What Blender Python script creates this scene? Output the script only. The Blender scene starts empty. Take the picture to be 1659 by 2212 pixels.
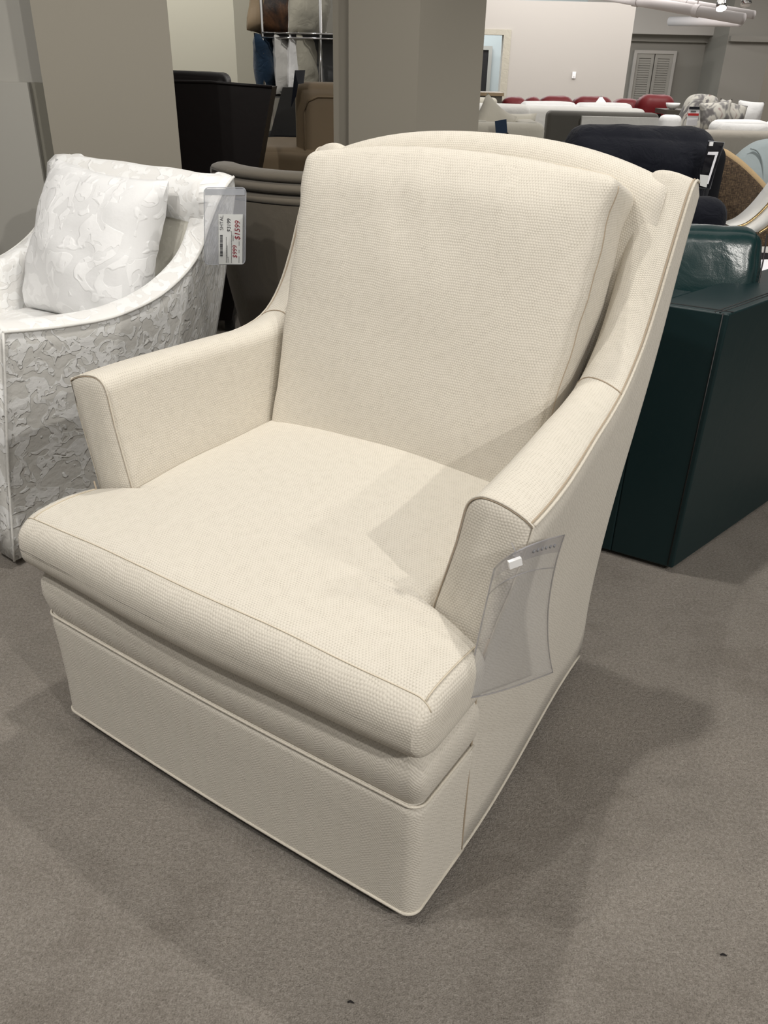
import bpy, bmesh, math, random
from mathutils import Vector, Matrix, noise
random.seed(7)
PI = math.pi
R = math.radians
scene = bpy.context.scene
col = scene.collection
cos, sin = math.cos, math.sin

# ------------------------------------------------------------------ camera
IW, IH, FPX = 1659.0, 2212.0, 1770.85
H = 1.12
th, ro = R(28.6814), R(1.34466)
FW = Vector((0, cos(th), -sin(th)))
_r = Vector((1, 0, 0)); _u = _r.cross(FW)
RT = _r * cos(ro) + _u * sin(ro)
UP = -_r * sin(ro) + _u * cos(ro)
CAM = Vector((0, 0, H))
cd = bpy.data.cameras.new('camera'); cam = bpy.data.objects.new('camera', cd); col.objects.link(cam)
cd.sensor_fit = 'HORIZONTAL'; cd.sensor_width = 36; cd.lens = FPX / IW * 36
cd.clip_start = .02; cd.clip_end = 200
cam.matrix_world = Matrix(((RT.x, UP.x, -FW.x, 0), (RT.y, UP.y, -FW.y, 0), (RT.z, UP.z, -FW.z, H), (0, 0, 0, 1)))
scene.camera = cam

def at(px, py, Y):
    d = RT * ((px - IW / 2) / FPX) - UP * ((py - IH / 2) / FPX) + FW
    return CAM + d * (Y / d.y)
def onz(px, py, z):
    d = RT * ((px - IW / 2) / FPX) - UP * ((py - IH / 2) / FPX) + FW
    return CAM + d * ((z - H) / d.z)

# ------------------------------------------------------------------ materials
MATS = {}
def newmat(name):
    m = bpy.data.materials.new(name); m.use_nodes = True
    nt = m.node_tree; b = nt.nodes['Principled BSDF']
    MATS[name] = m
    return m, nt, b
def N(nt, t, **kw):
    n = nt.nodes.new(t)
    for k, v in kw.items():
        if k.startswith('i_'):
            n.inputs[int(k[2:])].default_value = v
        else: setattr(n, k, v)
    return n
def L(nt, a, b): nt.links.new(a, b)
def mth(nt, op, a, b=None, c=None):
    n = nt.nodes.new('ShaderNodeMath'); n.operation = op
    for i, v in enumerate((a, b, c)):
        if v is None: continue
        if isinstance(v, (int, float)): n.inputs[i].default_value = v
        else: nt.links.new(v, n.inputs[i])
    return n.outputs[0]
def ramp(nt, fac, stops):
    n = nt.nodes.new('ShaderNodeValToRGB'); cr = n.color_ramp
    cr.elements[0].position, cr.elements[0].color = stops[0][0], (*stops[0][1], 1)
    cr.elements[1].position, cr.elements[1].color = stops[-1][0], (*stops[-1][1], 1)
    for p, c in stops[1:-1]:
        e = cr.elements.new(p); e.color = (*c, 1)
    nt.links.new(fac, n.inputs[0]); return n.outputs[0]
def bump(nt, b, h, strength=.5, dist=.002):
    n = nt.nodes.new('ShaderNodeBump'); n.inputs['Strength'].default_value = strength
    n.inputs['Distance'].default_value = dist
    nt.links.new(h, n.inputs['Height']); nt.links.new(n.outputs[0], b.inputs['Normal']); return n
def coord(nt, which='Object'):
    return nt.nodes.new('ShaderNodeTexCoord').outputs[which]
def noise_n(nt, vec, scale, detail=3, rough=.5, dist=0):
    n = nt.nodes.new('ShaderNodeTexNoise'); n.inputs['Scale'].default_value = scale
    n.inputs['Detail'].default_value = detail; n.inputs['Roughness'].default_value = rough
    n.inputs['Distortion'].default_value = dist
    nt.links.new(vec, n.inputs['Vector']); return n.outputs['Fac']

def plain(name, c, rough=.6, metal=0, spec=.5, bs=0, bscale=60, cvar=0):
    m, nt, b = newmat(name)
    b.inputs['Base Color'].default_value = (*c, 1); b.inputs['Roughness'].default_value = rough
    b.inputs['Metallic'].default_value = metal; b.inputs['Specular IOR Level'].default_value = spec
    if bs or cvar:
        v = coord(nt); f = noise_n(nt, v, bscale, 4)
        if bs: bump(nt, b, f, bs, .003)
        if cvar:
            f2 = noise_n(nt, v, bscale * .15, 3)
            L(nt, ramp(nt, f2, [(.3, tuple(x * (1 - cvar) for x in c)), (.7, tuple(min(1, x * (1 + cvar)) for x in c))]), b.inputs['Base Color'])
    return m

def weave(name, light, dark, chev=1.0, pitch=.0056, strip=.017):
    m, nt, b = newmat(name)
    b.inputs['Roughness'].default_value = .92; b.inputs['Specular IOR Level'].default_value = .12
    b.inputs['Sheen Weight'].default_value = .12
    uv = N(nt, 'ShaderNodeUVMap').outputs[0]
    # slight wobble of the yarns
    wob = nt.nodes.new('ShaderNodeTexNoise'); wob.inputs['Scale'].default_value = 22; wob.inputs['Detail'].default_value = 2
    L(nt, uv, wob.inputs['Vector'])
    vm = N(nt, 'ShaderNodeVectorMath', operation='SCALE'); L(nt, wob.outputs['Color'], vm.inputs[0]); vm.inputs['Scale'].default_value = .009
    va = N(nt, 'ShaderNodeVectorMath', operation='ADD'); L(nt, uv, va.inputs[0]); L(nt, vm.outputs[0], va.inputs[1])
    sp = N(nt, 'ShaderNodeSeparateXYZ'); L(nt, va.outputs[0], sp.inputs[0])
    U, V = sp.outputs[0], sp.outputs[1]
    tri = mth(nt, 'PINGPONG', U, strip)
    diag = mth(nt, 'ADD', V, mth(nt, 'MULTIPLY', tri, .85 * chev + .0001))
    ph = mth(nt, 'MULTIPLY', diag, 2 * PI / pitch)
    ridge = mth(nt, 'MULTIPLY_ADD', mth(nt, 'SINE', ph), .5, .5)
    rowid = mth(nt, 'FLOOR', mth(nt, 'DIVIDE', diag, pitch))
    cu = mth(nt, 'ADD', mth(nt, 'DIVIDE', U, pitch * 1.12), mth(nt, 'MULTIPLY', rowid, .5))
    cell = mth(nt, 'MULTIPLY_ADD', mth(nt, 'SINE', mth(nt, 'MULTIPLY', cu, 2 * PI)), .5, .5)
    a = .62 if chev > .5 else .5
    h = mth(nt, 'MULTIPLY', mth(nt, 'ADD', mth(nt, 'MULTIPLY', ridge, a), 1 - a), mth(nt, 'ADD', mth(nt, 'MULTIPLY', cell, 1 - a + .12), a - .12))
    fib = noise_n(nt, uv, 900, 2)
    big = noise_n(nt, uv, 60, 3)
    h2 = mth(nt, 'ADD', h, mth(nt, 'MULTIPLY', fib, .3))
    h3 = mth(nt, 'ADD', h2, mth(nt, 'MULTIPLY', mth(nt, 'SUBTRACT', big, .5), .4))
    L(nt, ramp(nt, h3, [(.12, dark), (.36, tuple(x * .62 + y * .38 for x, y in zip(light, dark))), (.64, light)]), b.inputs['Base Color'])
    bump(nt, b, h2, .32 if chev < .5 else .30, .002)
    return m
weave('cream_weave', (.655, .612, .535), (.33, .295, .235), 0.0, .0041)
weave('cream_herringbone', (.64, .60, .53), (.36, .33, .27), 1.0, .0054)
plain('cream_welt', (.62, .575, .495), .9, bs=.5, bscale=500, spec=.1)
plain('seam_thread', (.40, .33, .25), .9, spec=.1); plain('seam_soft', (.60, .53, .42), .9, spec=.1)

def damask(name, ground, motif, lo=.48, hi=.52, scale=17, bs=.8):
    m, nt, b = newmat(name)
    b.inputs['Roughness'].default_value = .75; b.inputs['Specular IOR Level'].default_value = .25
    b.inputs['Sheen Weight'].default_value = .2
    v = N(nt, 'ShaderNodeUVMap').outputs[0]
    n1 = noise_n(nt, v, scale, 1.2, .4, 1.3); n2 = noise_n(nt, v, scale * 2.1, 1, .4, 1.0)
    m1 = ramp(nt, n1, [(.47, (0, 0, 0)), (.495, (1, 1, 1))])
    m2 = ramp(nt, n2, [(.56, (1, 1, 1)), (.585, (.25, .25, .25))])
    mk = mth(nt, 'MULTIPLY', m1, m2)
    fine = noise_n(nt, v, 55, 4)
    hh = mth(nt, 'ADD', mk, mth(nt, 'MULTIPLY', fine, .5))
    mx = N(nt, 'ShaderNodeMix', data_type='RGBA'); L(nt, mk, mx.inputs[0]); mx.inputs[6].default_value = (*ground, 1); mx.inputs[7].default_value = (*motif, 1)
    L(nt, mx.outputs[2], b.inputs['Base Color'])
    bump(nt, b, hh, bs, .006)
    return m
damask('white_damask', (.60, .59, .56), (.75, .75, .74), scale=21, bs=.7)  # darker copy for outer sides, shade put into the colour
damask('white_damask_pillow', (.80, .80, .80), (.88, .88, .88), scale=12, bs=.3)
damask('white_damask_top', (.78, .77, .75), (.86, .86, .85), scale=15, bs=.35)  # paler copy for tops and insides, light put into the colour
damask('ivory_lining', (.62, .60, .53), (.66, .64, .57), scale=20, bs=.12)

def leather(name, c, rough=.35, bs=.25, wr=.35, wscale=7, spec=.5):
    m, nt, b = newmat(name)
    b.inputs['Base Color'].default_value = (*c, 1); b.inputs['Roughness'].default_value = rough
    b.inputs['Specular IOR Level'].default_value = spec
    v = coord(nt)
    vo = N(nt, 'ShaderNodeTexVoronoi'); vo.inputs['Scale'].default_value = 380; L(nt, v, vo.inputs['Vector'])
    w = noise_n(nt, v, wscale, 4, .55, 1.2)
    h = mth(nt, 'ADD', mth(nt, 'MULTIPLY', vo.outputs['Distance'], .03), mth(nt, 'MULTIPLY', w, wr * 4))
    bump(nt, b, h, bs, .01)
    return m
leather('green_leather', (.005, .019, .021), .42, .12, .2, 5, .35)
leather('green_leather_pillow', (.008, .028, .029), .26, .3, .25, 9, .6)
leather('dark_brown_leather', (.0035, .002, .002), .45, .15, .2, 7, .22)
leather('tan_leather', (.25, .185, .115), .5, .15, .3, 6, .3)
leather('red_leather', (.13, .007, .010), .5, .15, .3, 3, .3)

def carpet():
    m, nt, b = newmat('carpet')
    b.inputs['Roughness'].default_value = 1; b.inputs['Specular IOR Level'].default_value = .05
    v = coord(nt)
    f = noise_n(nt, v, 430, 3, .65); g = noise_n(nt, v, 160, 3, .6); p = noise_n(nt, v, 2.6, 4, .6, .6); q = noise_n(nt, v, 9, 3, .6, 1.5)
    base = ramp(nt, mth(nt, 'ADD', mth(nt, 'MULTIPLY', f, .6), mth(nt, 'MULTIPLY', g, .4)), [(.32, (.165, .147, .127)), (.5, (.275, .249, .219)), (.68, (.41, .377, .338))])
    t = ramp(nt, mth(nt, 'ADD', mth(nt, 'MULTIPLY', p, .65), mth(nt, 'MULTIPLY', q, .35)), [(.36, (.82, .81, .80)), (.5, (.98, .98, .98)), (.66, (1.08, 1.075, 1.07))])
    mx = N(nt, 'ShaderNodeMix', data_type='RGBA', blend_type='MULTIPLY'); mx.inputs[0].default_value = 1
    L(nt, base, mx.inputs[6]); L(nt, t, mx.inputs[7]); L(nt, mx.outputs[2], b.inputs['Base Color'])
    bump(nt, b, mth(nt, 'ADD', f, g), .9, .004)
carpet()
def paint(name, c, rough=.7):
    return plain(name, c, rough, bs=.05, bscale=40, spec=.25)
paint('grey_paint', (.255, .235, .195)); paint('grey_paint_shadow_side', (.235, .225, .192))
paint('light_grey_paint', (.34, .33, .30)); paint('cream_paint', (.62, .60, .50)); paint('far_paint', (.44, .42, .385))
paint('far_grey_paint', (.27, .26, .23)); paint('ceiling_paint', (.30, .295, .28)); paint('caulk', (.22, .21, .175))
paint('louvre_paint', (.34, .325, .29)); paint('pipe_paint', (.60, .57, .56)); paint('pale_blue_paint', (.42, .46, .46))
plain('dark_void', (.012, .01, .01), .9)
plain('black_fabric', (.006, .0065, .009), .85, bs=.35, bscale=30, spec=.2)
def velvet(name, c, scale=14, bs=.5):
    m, nt, b = newmat(name); b.inputs['Base Color'].default_value = (*c, 1); b.inputs['Roughness'].default_value = .8
    b.inputs['Sheen Weight'].default_value = .25 if max(c) > .05 else .06; b.inputs['Specular IOR Level'].default_value = .2
    v = coord(nt); bump(nt, b, mth(nt, 'ADD', noise_n(nt, v, scale, 4, .55, .8), mth(nt, 'MULTIPLY', noise_n(nt, v, 400, 2), .05)), bs, .02)
    return m
velvet('navy_velvet', (.003, .004, .009), 14, .6); velvet('taupe_velvet', (.10, .086, .066), 10, .2)
velvet('blue_velvet', (.008, .028, .060)); velvet('white_fabric', (.70, .69, .66), 12, .25)
velvet('cream_fabric', (.60, .57, .49), 12, .2); velvet('light_beige_fabric', (.36, .33, .285), 12, .2); velvet('pale_blue_fabric', (.52, .60, .62), 9, .2)
velvet('bright_white_fabric', (.86, .86, .86), 12, .3); velvet('grey_sofa_fabric', (.095, .090, .080), 8, .2)
velvet('natural_linen', (.42, .40, .33), 12, .4); velvet('charcoal_fabric', (.10, .102, .105), 8, .2)
plain('grey_wood', (.060, .052, .040), .55, bs=.1, bscale=20)
plain('chrome', (.8, .8, .8), .12, 1)
plain('black_metal', (.01, .01, .01), .5); plain('white_plastic', (.85, .85, .85), .4)
plain('paper', (.62, .63, .62), .8); plain('white_paper', (.80, .80, .84), .8); plain('ink_black', (.006, .006, .012), .8); plain('ink_red', (.22, .006, .02), .8); plain('ink_grey', (.12, .12, .12), .8)
plain('blue_card', (.006, .03, .075), .5); plain('dark_navy_card', (.004, .007, .018), .5); plain('red_band', (.5, .02, .02), .6); plain('gold', (.75, .55, .28), .3, 1); plain('tweed_edge', (.50, .36, .20), .9, bs=.6, bscale=300)
plain('ink_pouch', (.22, .22, .23), .6); plain('lint', (.01, .008, .008), .9)
def hide():
    m, nt, b = newmat('brown_hide'); v = coord(nt)
    L(nt, ramp(nt, noise_n(nt, v, 5, 4, .6, .5), [(.35, (.012, .006, .004)), (.55, (.12, .05, .018)), (.7, (.24, .11, .045))]), b.inputs['Base Color'])
    b.inputs['Roughness'].default_value = .6
    bump(nt, b, noise_n(nt, v, 120, 3), .4, .003)
hide()
def tweed():
    m, nt, b = newmat('brown_tweed'); v = coord(nt)
    mp = N(nt, 'ShaderNodeMapping'); mp.inputs['Scale'].default_value = (60, 60, 600); L(nt, v, mp.inputs['Vector'])
    mp2 = N(nt, 'ShaderNodeMapping'); mp2.inputs['Scale'].default_value = (600, 600, 60); L(nt, v, mp2.inputs['Vector'])
    f = mth(nt, 'ADD', mth(nt, 'MULTIPLY', noise_n(nt, mp.outputs[0], 1, 2), .5), mth(nt, 'MULTIPLY', noise_n(nt, mp2.outputs[0], 1, 2), .5))
    L(nt, ramp(nt, f, [(.35, (.016, .010, .006)), (.5, (.055, .034, .019)), (.66, (.19, .13, .075))]), b.inputs['Base Color'])
    b.inputs['Roughness'].default_value = .95; bump(nt, b, f, .6, .003)
tweed()
def floral():
    m, nt, b = newmat('floral_linen'); v = coord(nt)
    f = noise_n(nt, v, 9, 2, .5, 1.6)
    L(nt, ramp(nt, f, [(.38, (.17, .16, .16)), (.45, (.30, .29, .28)), (.50, (.56, .54, .49)), (.60, (.58, .56, .51)), (.66, (.33, .24, .23))]), b.inputs['Base Color'])
    b.inputs['Roughness'].default_value = .9
floral()
def vinyl(name, tint=(.93, .93, .96), alpha=.22, rough=.08):
    m, nt, b = newmat(name)
    b.inputs['Base Color'].default_value = (*tint, 1); b.inputs['Roughness'].default_value = rough
    b.inputs['Alpha'].default_value = alpha; b.inputs['Specular IOR Level'].default_value = .7
    bump(nt, b, noise_n(nt, coord(nt), 18, 2, .5, .5), .15, .01)
vinyl('clear_vinyl', (.60, .60, .61), .24, .14); vinyl('clear_vinyl_edge', (.42, .41, .43), .45); vinyl('clear_sleeve', (.55, .57, .62), .30); vinyl('clear_sleeve_edge', (.5, .52, .56), .55)
vinyl('black_sleeve', (.01, .01, .014), .75)
def emis(name, c, s):
    m, nt, b = newmat(name); b.inputs['Base Color'].default_value = (0, 0, 0, 1)
    b.inputs['Emission Color'].default_value = (*c, 1); b.inputs['Emission Strength'].default_value = s
emis('lamp_glow', (1, .98, .9), 30)

# ------------------------------------------------------------------ object helpers
def tag(o, label=None, cat=None, group=None, kind=None):
    if label: o['label'] = label
    if cat: o['category'] = cat
    if group: o['group'] = group
    if kind: o['kind'] = kind
    return o
def thing(name, label, cat, loc=(0, 0, 0), rz=0, group=None):
    o = bpy.data.objects.new(name, None); col.objects.link(o)
    o.empty_display_size = .1
    o.location = loc; o.rotation_euler = (0, 0, rz)
    return tag(o, label, cat, group)
def link(name, me, mat, parent=None, smooth=True, loc=None, rz=None):
    me.materials.clear()
    for m in (mat if isinstance(mat, (list, tuple)) else [mat]): me.materials.append(MATS[m])
    if smooth:
        for p in me.polygons: p.use_smooth = True
    o = bpy.data.objects.new(name, me); col.objects.link(o)
    if parent is not None: o.parent = parent
    if loc is not None: o.location = loc
    if rz is not None: o.rotation_euler = (0, 0, rz)
    return o
def box_uv(me):
    uvl = me.uv_layers.new(name='UVMap')
    vs = me.vertices
    for p in me.polygons:
        n = p.normal; a = [abs(n.x), abs(n.y), abs(n.z)]
        k = a.index(max(a))
        for li in p.loop_indices:
            c = vs[me.loops[li].vertex_index].co
            uvl.data[li].uv = (c.y, c.z) if k == 0 else ((c.x, c.z) if k == 1 else (c.x, c.y))
class MB:
    def __init__(s): s.v = []; s.f = []; s.uv = {}
    def build(s, name, mat, parent=None, smooth=True, auto=None, loc=None, rz=None):
        me = bpy.data.meshes.new(name); me.from_pydata([tuple(p) for p in s.v], [], s.f); me.update()
        bm = bmesh.new(); bm.from_mesh(me); bmesh.ops.remove_doubles(bm, verts=bm.verts, dist=1e-5); bmesh.ops.recalc_face_normals(bm, faces=bm.faces); bm.to_mesh(me); bm.free()
        box_uv(me)
        o = link(name, me, mat, parent, smooth, loc, rz)
        if auto is not None:
            mod = o.modifiers.new('wn', 'EDGE_SPLIT'); mod.split_angle = R(auto)
        return o
    def add(s, vs, fs):
        b = len(s.v); s.v += [Vector(v) for v in vs]; s.f += [tuple(i + b for i in f) for f in fs]; return s
    def box(s, a, b, M=None):
        x0, y0, z0 = a; x1, y1, z1 = b
        vs = [Vector(p) for p in ((x0, y0, z0), (x1, y0, z0), (x1, y1, z0), (x0, y1, z0), (x0, y0, z1), (x1, y0, z1), (x1, y1, z1), (x0, y1, z1))]
        if M: vs = [M @ v for v in vs]
        return s.add(vs, [(0, 3, 2, 1), (4, 5, 6, 7), (0, 1, 5, 4), (1, 2, 6, 5), (2, 3, 7, 6), (3, 0, 4, 7)])
    def grid(s, P, closej=False):
        ni, nj = len(P), len(P[0])
        fs = []
        for i in range(ni - 1):
            for j in range(nj if closej else nj - 1):
                k = (j + 1) % nj
                fs.append((i * nj + j, (i + 1) * nj + j, (i + 1) * nj + k, i * nj + k))
        return s.add([p for r in P for p in r], fs)
    def tube(s, pts, r, n=8, cap=True):
        pts = [Vector(p) for p in pts]; rings = []
        for i, p in enumerate(pts):
            t = (pts[min(i + 1, len(pts) - 1)] - pts[max(i - 1, 0)]).normalized()
            a = t.cross(Vector((0, 0, 1)))
            if a.length < .05: a = t.cross(Vector((1, 0, 0)))
            a.normalize(); b = t.cross(a)
            rr = r[i] if isinstance(r, (list, tuple)) else r
            rings.append([p + a * rr * cos(2 * PI * k / n) + b * rr * sin(2 * PI * k / n) for k in range(n)])
        b0 = len(s.v); s.grid(rings, True)
        if cap:
            s.f.append(tuple(b0 + k for k in range(n))); m = b0 + (len(pts) - 1) * n
            s.f.append(tuple(m + k for k in range(n)))
        return s
    def prism(s, poly, t, M=None):
        """poly in local (x,z), extruded along y by t"""
        n = len(poly)
        vs = [Vector((x, 0, z)) for x, z in poly] + [Vector((x, t, z)) for x, z in poly]
        if M: vs = [M @ v for v in vs]
        return s.add(vs, [tuple(range(n)), tuple(range(2 * n - 1, n - 1, -1))] + [(i, (i + 1) % n, n + (i + 1) % n, n + i) for i in range(n)])
def grid_uv_obj(name, P, mat, parent, closej=False, caps=None, swap=False, boxuv=False):
    """grid with arc-length UVs"""
    mb = MB().grid(P, closej)
    me = bpy.data.meshes.new(name); me.from_pydata([tuple(p) for p in mb.v], [], mb.f); me.update()
    ni, nj = len(P), len(P[0])
    cu = [0]
    for i in range(ni - 1): cu.append(cu[-1] + sum((Vector(P[i + 1][j]) - Vector(P[i][j])).length for j in range(nj)) / nj)
    cv = [0]
    im = ni // 2
    for j in range(nj): cv.append(cv[-1] + (Vector(P[im][(j + 1) % nj]) - Vector(P[im][j])).length)
    uvl = me.uv_layers.new(name='UVMap')
    for p in me.polygons:
        js = [me.loops[li].vertex_index % nj for li in p.loop_indices]
        wrap = closej and max(js) == nj - 1 and min(js) == 0
        for li, j in zip(p.loop_indices, js):
            i = me.loops[li].vertex_index // nj
            vv = cv[nj] if (wrap and j == 0) else cv[j]
            uvl.data[li].uv = (vv, cu[i]) if swap else (cu[i], vv)
    if caps:
        bm = bmesh.new(); bm.from_mesh(me); bm.verts.ensure_lookup_table(); ul = bm.loops.layers.uv.active
        for c in caps:
            f = bm.faces.new([bm.verts[k] for k in c])
            for l in f.loops: l[ul].uv = (l.vert.co.x, l.vert.co.z)
        bmesh.ops.recalc_face_normals(bm, faces=bm.faces); bm.to_mesh(me); bm.free()
    else:
        bm = bmesh.new(); bm.from_mesh(me); bmesh.ops.recalc_face_normals(bm, faces=bm.faces); bm.to_mesh(me); bm.free()
    if boxuv:
        me.uv_layers.remove(me.uv_layers[0]); me.update(); box_uv(me)
    return link(name, me, mat, parent)

def soft(name, mat, c, size, parent=None, r=.03, puff=(0, 0, 0), rot=(0, 0, 0), n=14, wr=0, wscale=4, pinch=0, seed=0, taper=0, sag=0):
    """rounded upholstered block; puff = bulge of the x, y, z faces; pinch = pulled-out corners; wr = wrinkles"""
    hx, hy, hz = [s / 2 for s in size]
    r = min(r, hx * .98, hy * .98, hz * .98)
    M = Matrix.Translation(Vector(c)) @ (Matrix.Rotation(rot[2], 4, 'Z') @ Matrix.Rotation(rot[1], 4, 'Y') @ Matrix.Rotation(rot[0], 4, 'X'))
    mb = MB()
    def ticks(h):
        k = r / h
        inner = [-1 + k + (2 - 2 * k) * i / n for i in range(n + 1)]
        ed = [-1 + k * (1 - cos(PI / 2 * i / 4)) for i in range(4)]
        return ed + inner + [-e for e in reversed(ed)]
    tx, ty, tz = ticks(hx), ticks(hy), ticks(hz)
    def f(a, b, d):
        p = Vector((a * hx, b * hy, d * hz))
        q = Vector((max(-hx + r, min(hx - r, p.x)), max(-hy + r, min(hy - r, p.y)), max(-hz + r, min(hz - r, p.z))))
        v = p - q
        if v.length > 1e-9: p = q + v.normalized() * r
        w = lambda s, t: max(0, (1 - s * s)) ** .6 * max(0, (1 - t * t)) ** .6
        p.x += puff[0] * w(b, d) * (a if abs(a) < 1 else math.copysign(1, a))
        p.y += puff[1] * w(a, d) * (b if abs(b) < 1 else math.copysign(1, b))
        p.z += puff[2] * w(a, b) * (d if abs(d) < 1 else math.copysign(1, d))
        if pinch:   # knife-edge pillow: outline pulled in between corners, thin rim
            p.x *= 1 - pinch * (1 - d * d) * abs(a); p.z *= 1 - pinch * (1 - a * a) * abs(d)
        if taper: p.x *= 1 + taper * d
        if sag: p.z -= sag * (1 - a * a) * (d > 0) * d
        if wr:
            k = Vector((p.x * wscale + seed, p.y * wscale, p.z * wscale + seed * 2.3))
            p += noise.noise_vector(k) * wr + noise.noise_vector(k * 2.7) * wr * .4
        return M @ p
    for s in (-1, 1):
        mb.grid([[f(a, b, s) for b in ty] for a in tx])
        mb.grid([[f(a, s, d) for d in tz] for a in tx])
        mb.grid([[f(s, b, d) for d in tz] for b in ty])
    return mb.build(name, mat, parent)
def pillow(name, mat, c, w, h, t, parent=None, rot=(0, 0, 0), n=22, wr=.004, pull=.07, seed=0, edge=.004, wscale=9):
    M = Matrix.Translation(Vector(c)) @ (Matrix.Rotation(rot[2], 4, 'Z') @ Matrix.Rotation(rot[1], 4, 'Y') @ Matrix.Rotation(rot[0], 4, 'X'))
    mb = MB()
    for s in (-1, 1):
        P = []
        for i in range(n + 1):
            row = []
            a = -cos(PI * i / n) * .35 + (-1 + 2 * i / n) * .65
            for j in range(n + 1):
                b = -cos(PI * j / n) * .35 + (-1 + 2 * j / n) * .65
                x = a * w / 2 * (1 - pull * (1 - b * b)); z = b * h / 2 * (1 - pull * (1 - a * a))
                th_ = (max(0, 1 - a * a) ** .42) * (max(0, 1 - b * b) ** .42)
                y = s * (t / 2 * th_ + edge * (1 if max(abs(a), abs(b)) < .999 else 0))
                p = Vector((x, y, z))
                if max(abs(a), abs(b)) < .999:
                    k = Vector((x * wscale + seed, y * 3, z * wscale)); p.y += s * noise.noise(k) * wr * 2 + s * noise.noise(k * 3.1) * wr
                k2 = Vector((x * 5 + seed * 3, 7, z * 5)); p.x += noise.noise(k2) * .008; p.z += noise.noise(k2 + Vector((9, 0, 0))) * .008
                row.append(M @ p)
            P.append(row)
        mb.grid(P)
    return mb.build(name, mat, parent, auto=55)

def catmull(pts, n):
    """resample a 2D/3D polyline smoothly to n+1 points (uniform parameter)"""
    pts = [Vector(p) for p in pts]; m = len(pts) - 1; out = []
    for i in range(n + 1):
        t = i / n * m; k = min(int(t), m - 1); f = t - k
        p0, p1, p2, p3 = pts[max(k - 1, 0)], pts[k], pts[k + 1], pts[min(k + 2, m)]
        out.append(.5 * ((2 * p1) + (p2 - p0) * f + (2 * p0 - 5 * p1 + 4 * p2 - p3) * f * f + (3 * p1 - p0 - 3 * p2 + p3) * f ** 3))
    return out
def sm(a, b, x):
    t = max(0, min(1, (x - a) / (b - a))); return t * t * (3 - 2 * t)

def arm_shell(s, T, B, xout, thick, r, dome, n=44, extra=0):
    thick0 = thick
    """sloped arm that sweeps up into a wing. T, B: side profile (y, z) of the outer top seam and of the base.
    returns the grid, ring by ring, plus the seam paths"""
    T = catmull([(a, b, 0) for a, b in T], n); B = catmull([(a, b, 0) for a, b in B], n)
    rings, outer_seam = [], []
    nc, nt_ = 12, 12
    for i in range(n + 1):
        thick = thick0 + extra * (1 - sm(.05, .5, i / n))
        t, b = T[i], B[i]; d = (t - b); ln = d.length; d = d / max(ln, 1e-6)
        ring = []
        for k in range(nc):
            p = b + (t - b) * (k / nc); ring.append(Vector((s * xout(p.x, p.y), p.x, p.y)))
        xt = xout(t.x, t.y)
        rr = min(r, ln * .45 + .012); dm = dome * (1 - .5 * sm(.85, 1, i / n))
        top = []
        for k in range(7):
            w = (thick - rr) * k / 6
            hgt = dm * sin(PI * .5 * min(1, w / (thick - rr))) ** .8
            top.append((w, hgt))
        for k in range(1, 6):
            a = PI / 2 * k / 6
            top.append((thick - rr + rr * sin(a), dm - rr * (1 - cos(a))))
        for w, hgt in top:
            p = t + d * hgt; ring.append(Vector((s * (xt - w), p.x, p.y)))
        outer_seam.append(Vector((s * (xt + .0005), t.x + d.x * .001, t.y + d.y * .001)))
        for k in range(nc + 1):
            p = (t + d * (dm - rr)) * (1 - k / nc) + b * (k / nc)
            ring.append(Vector((s * (xout(p.x, p.y) - thick), p.x, p.y)))
        rings.append(ring)
    return rings, outer_seam

# ================================================================== MAIN CHAIR
hw = .3873
A = Vector((.055, .763, 0))
ua = R(146.7777)
Uv = Vector((cos(ua), sin(ua), 0)); Vv = Vector((cos(ua - PI / 2), sin(ua - PI / 2), 0))
chair = thing('swivel_armchair', 'cream herringbone upholstered swivel armchair with sloped arms, loose back cushion and wide seat cushion', 'armchair', A + Uv * hw, ua - PI)
def xo(y, z):
    fl = .050 - .050 * sm(.16, .66, y)
    base = hw - .033 * sm(.15, .72, y) * (1 - sm(.10, .75, z))
    return base + fl * sm(.36, .66, z)
T = [(.160, .629), (.24, .632), (.33, .634), (.43, .636), (.53, .638), (.605, .657), (.66, .704), (.70, .768), (.735, .845), (.768, .915), (.788, .950), (.806, .962), (.822, .958)]
Bp = [(.145, .03), (.24, .03), (.34, .03), (.45, .03), (.57, .03), (.715, .03), (.718, .18), (.722, .40), (.745, .58), (.785, .76), (.815, .86), (.836, .915), (.843, .936)]
seams = []
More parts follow.
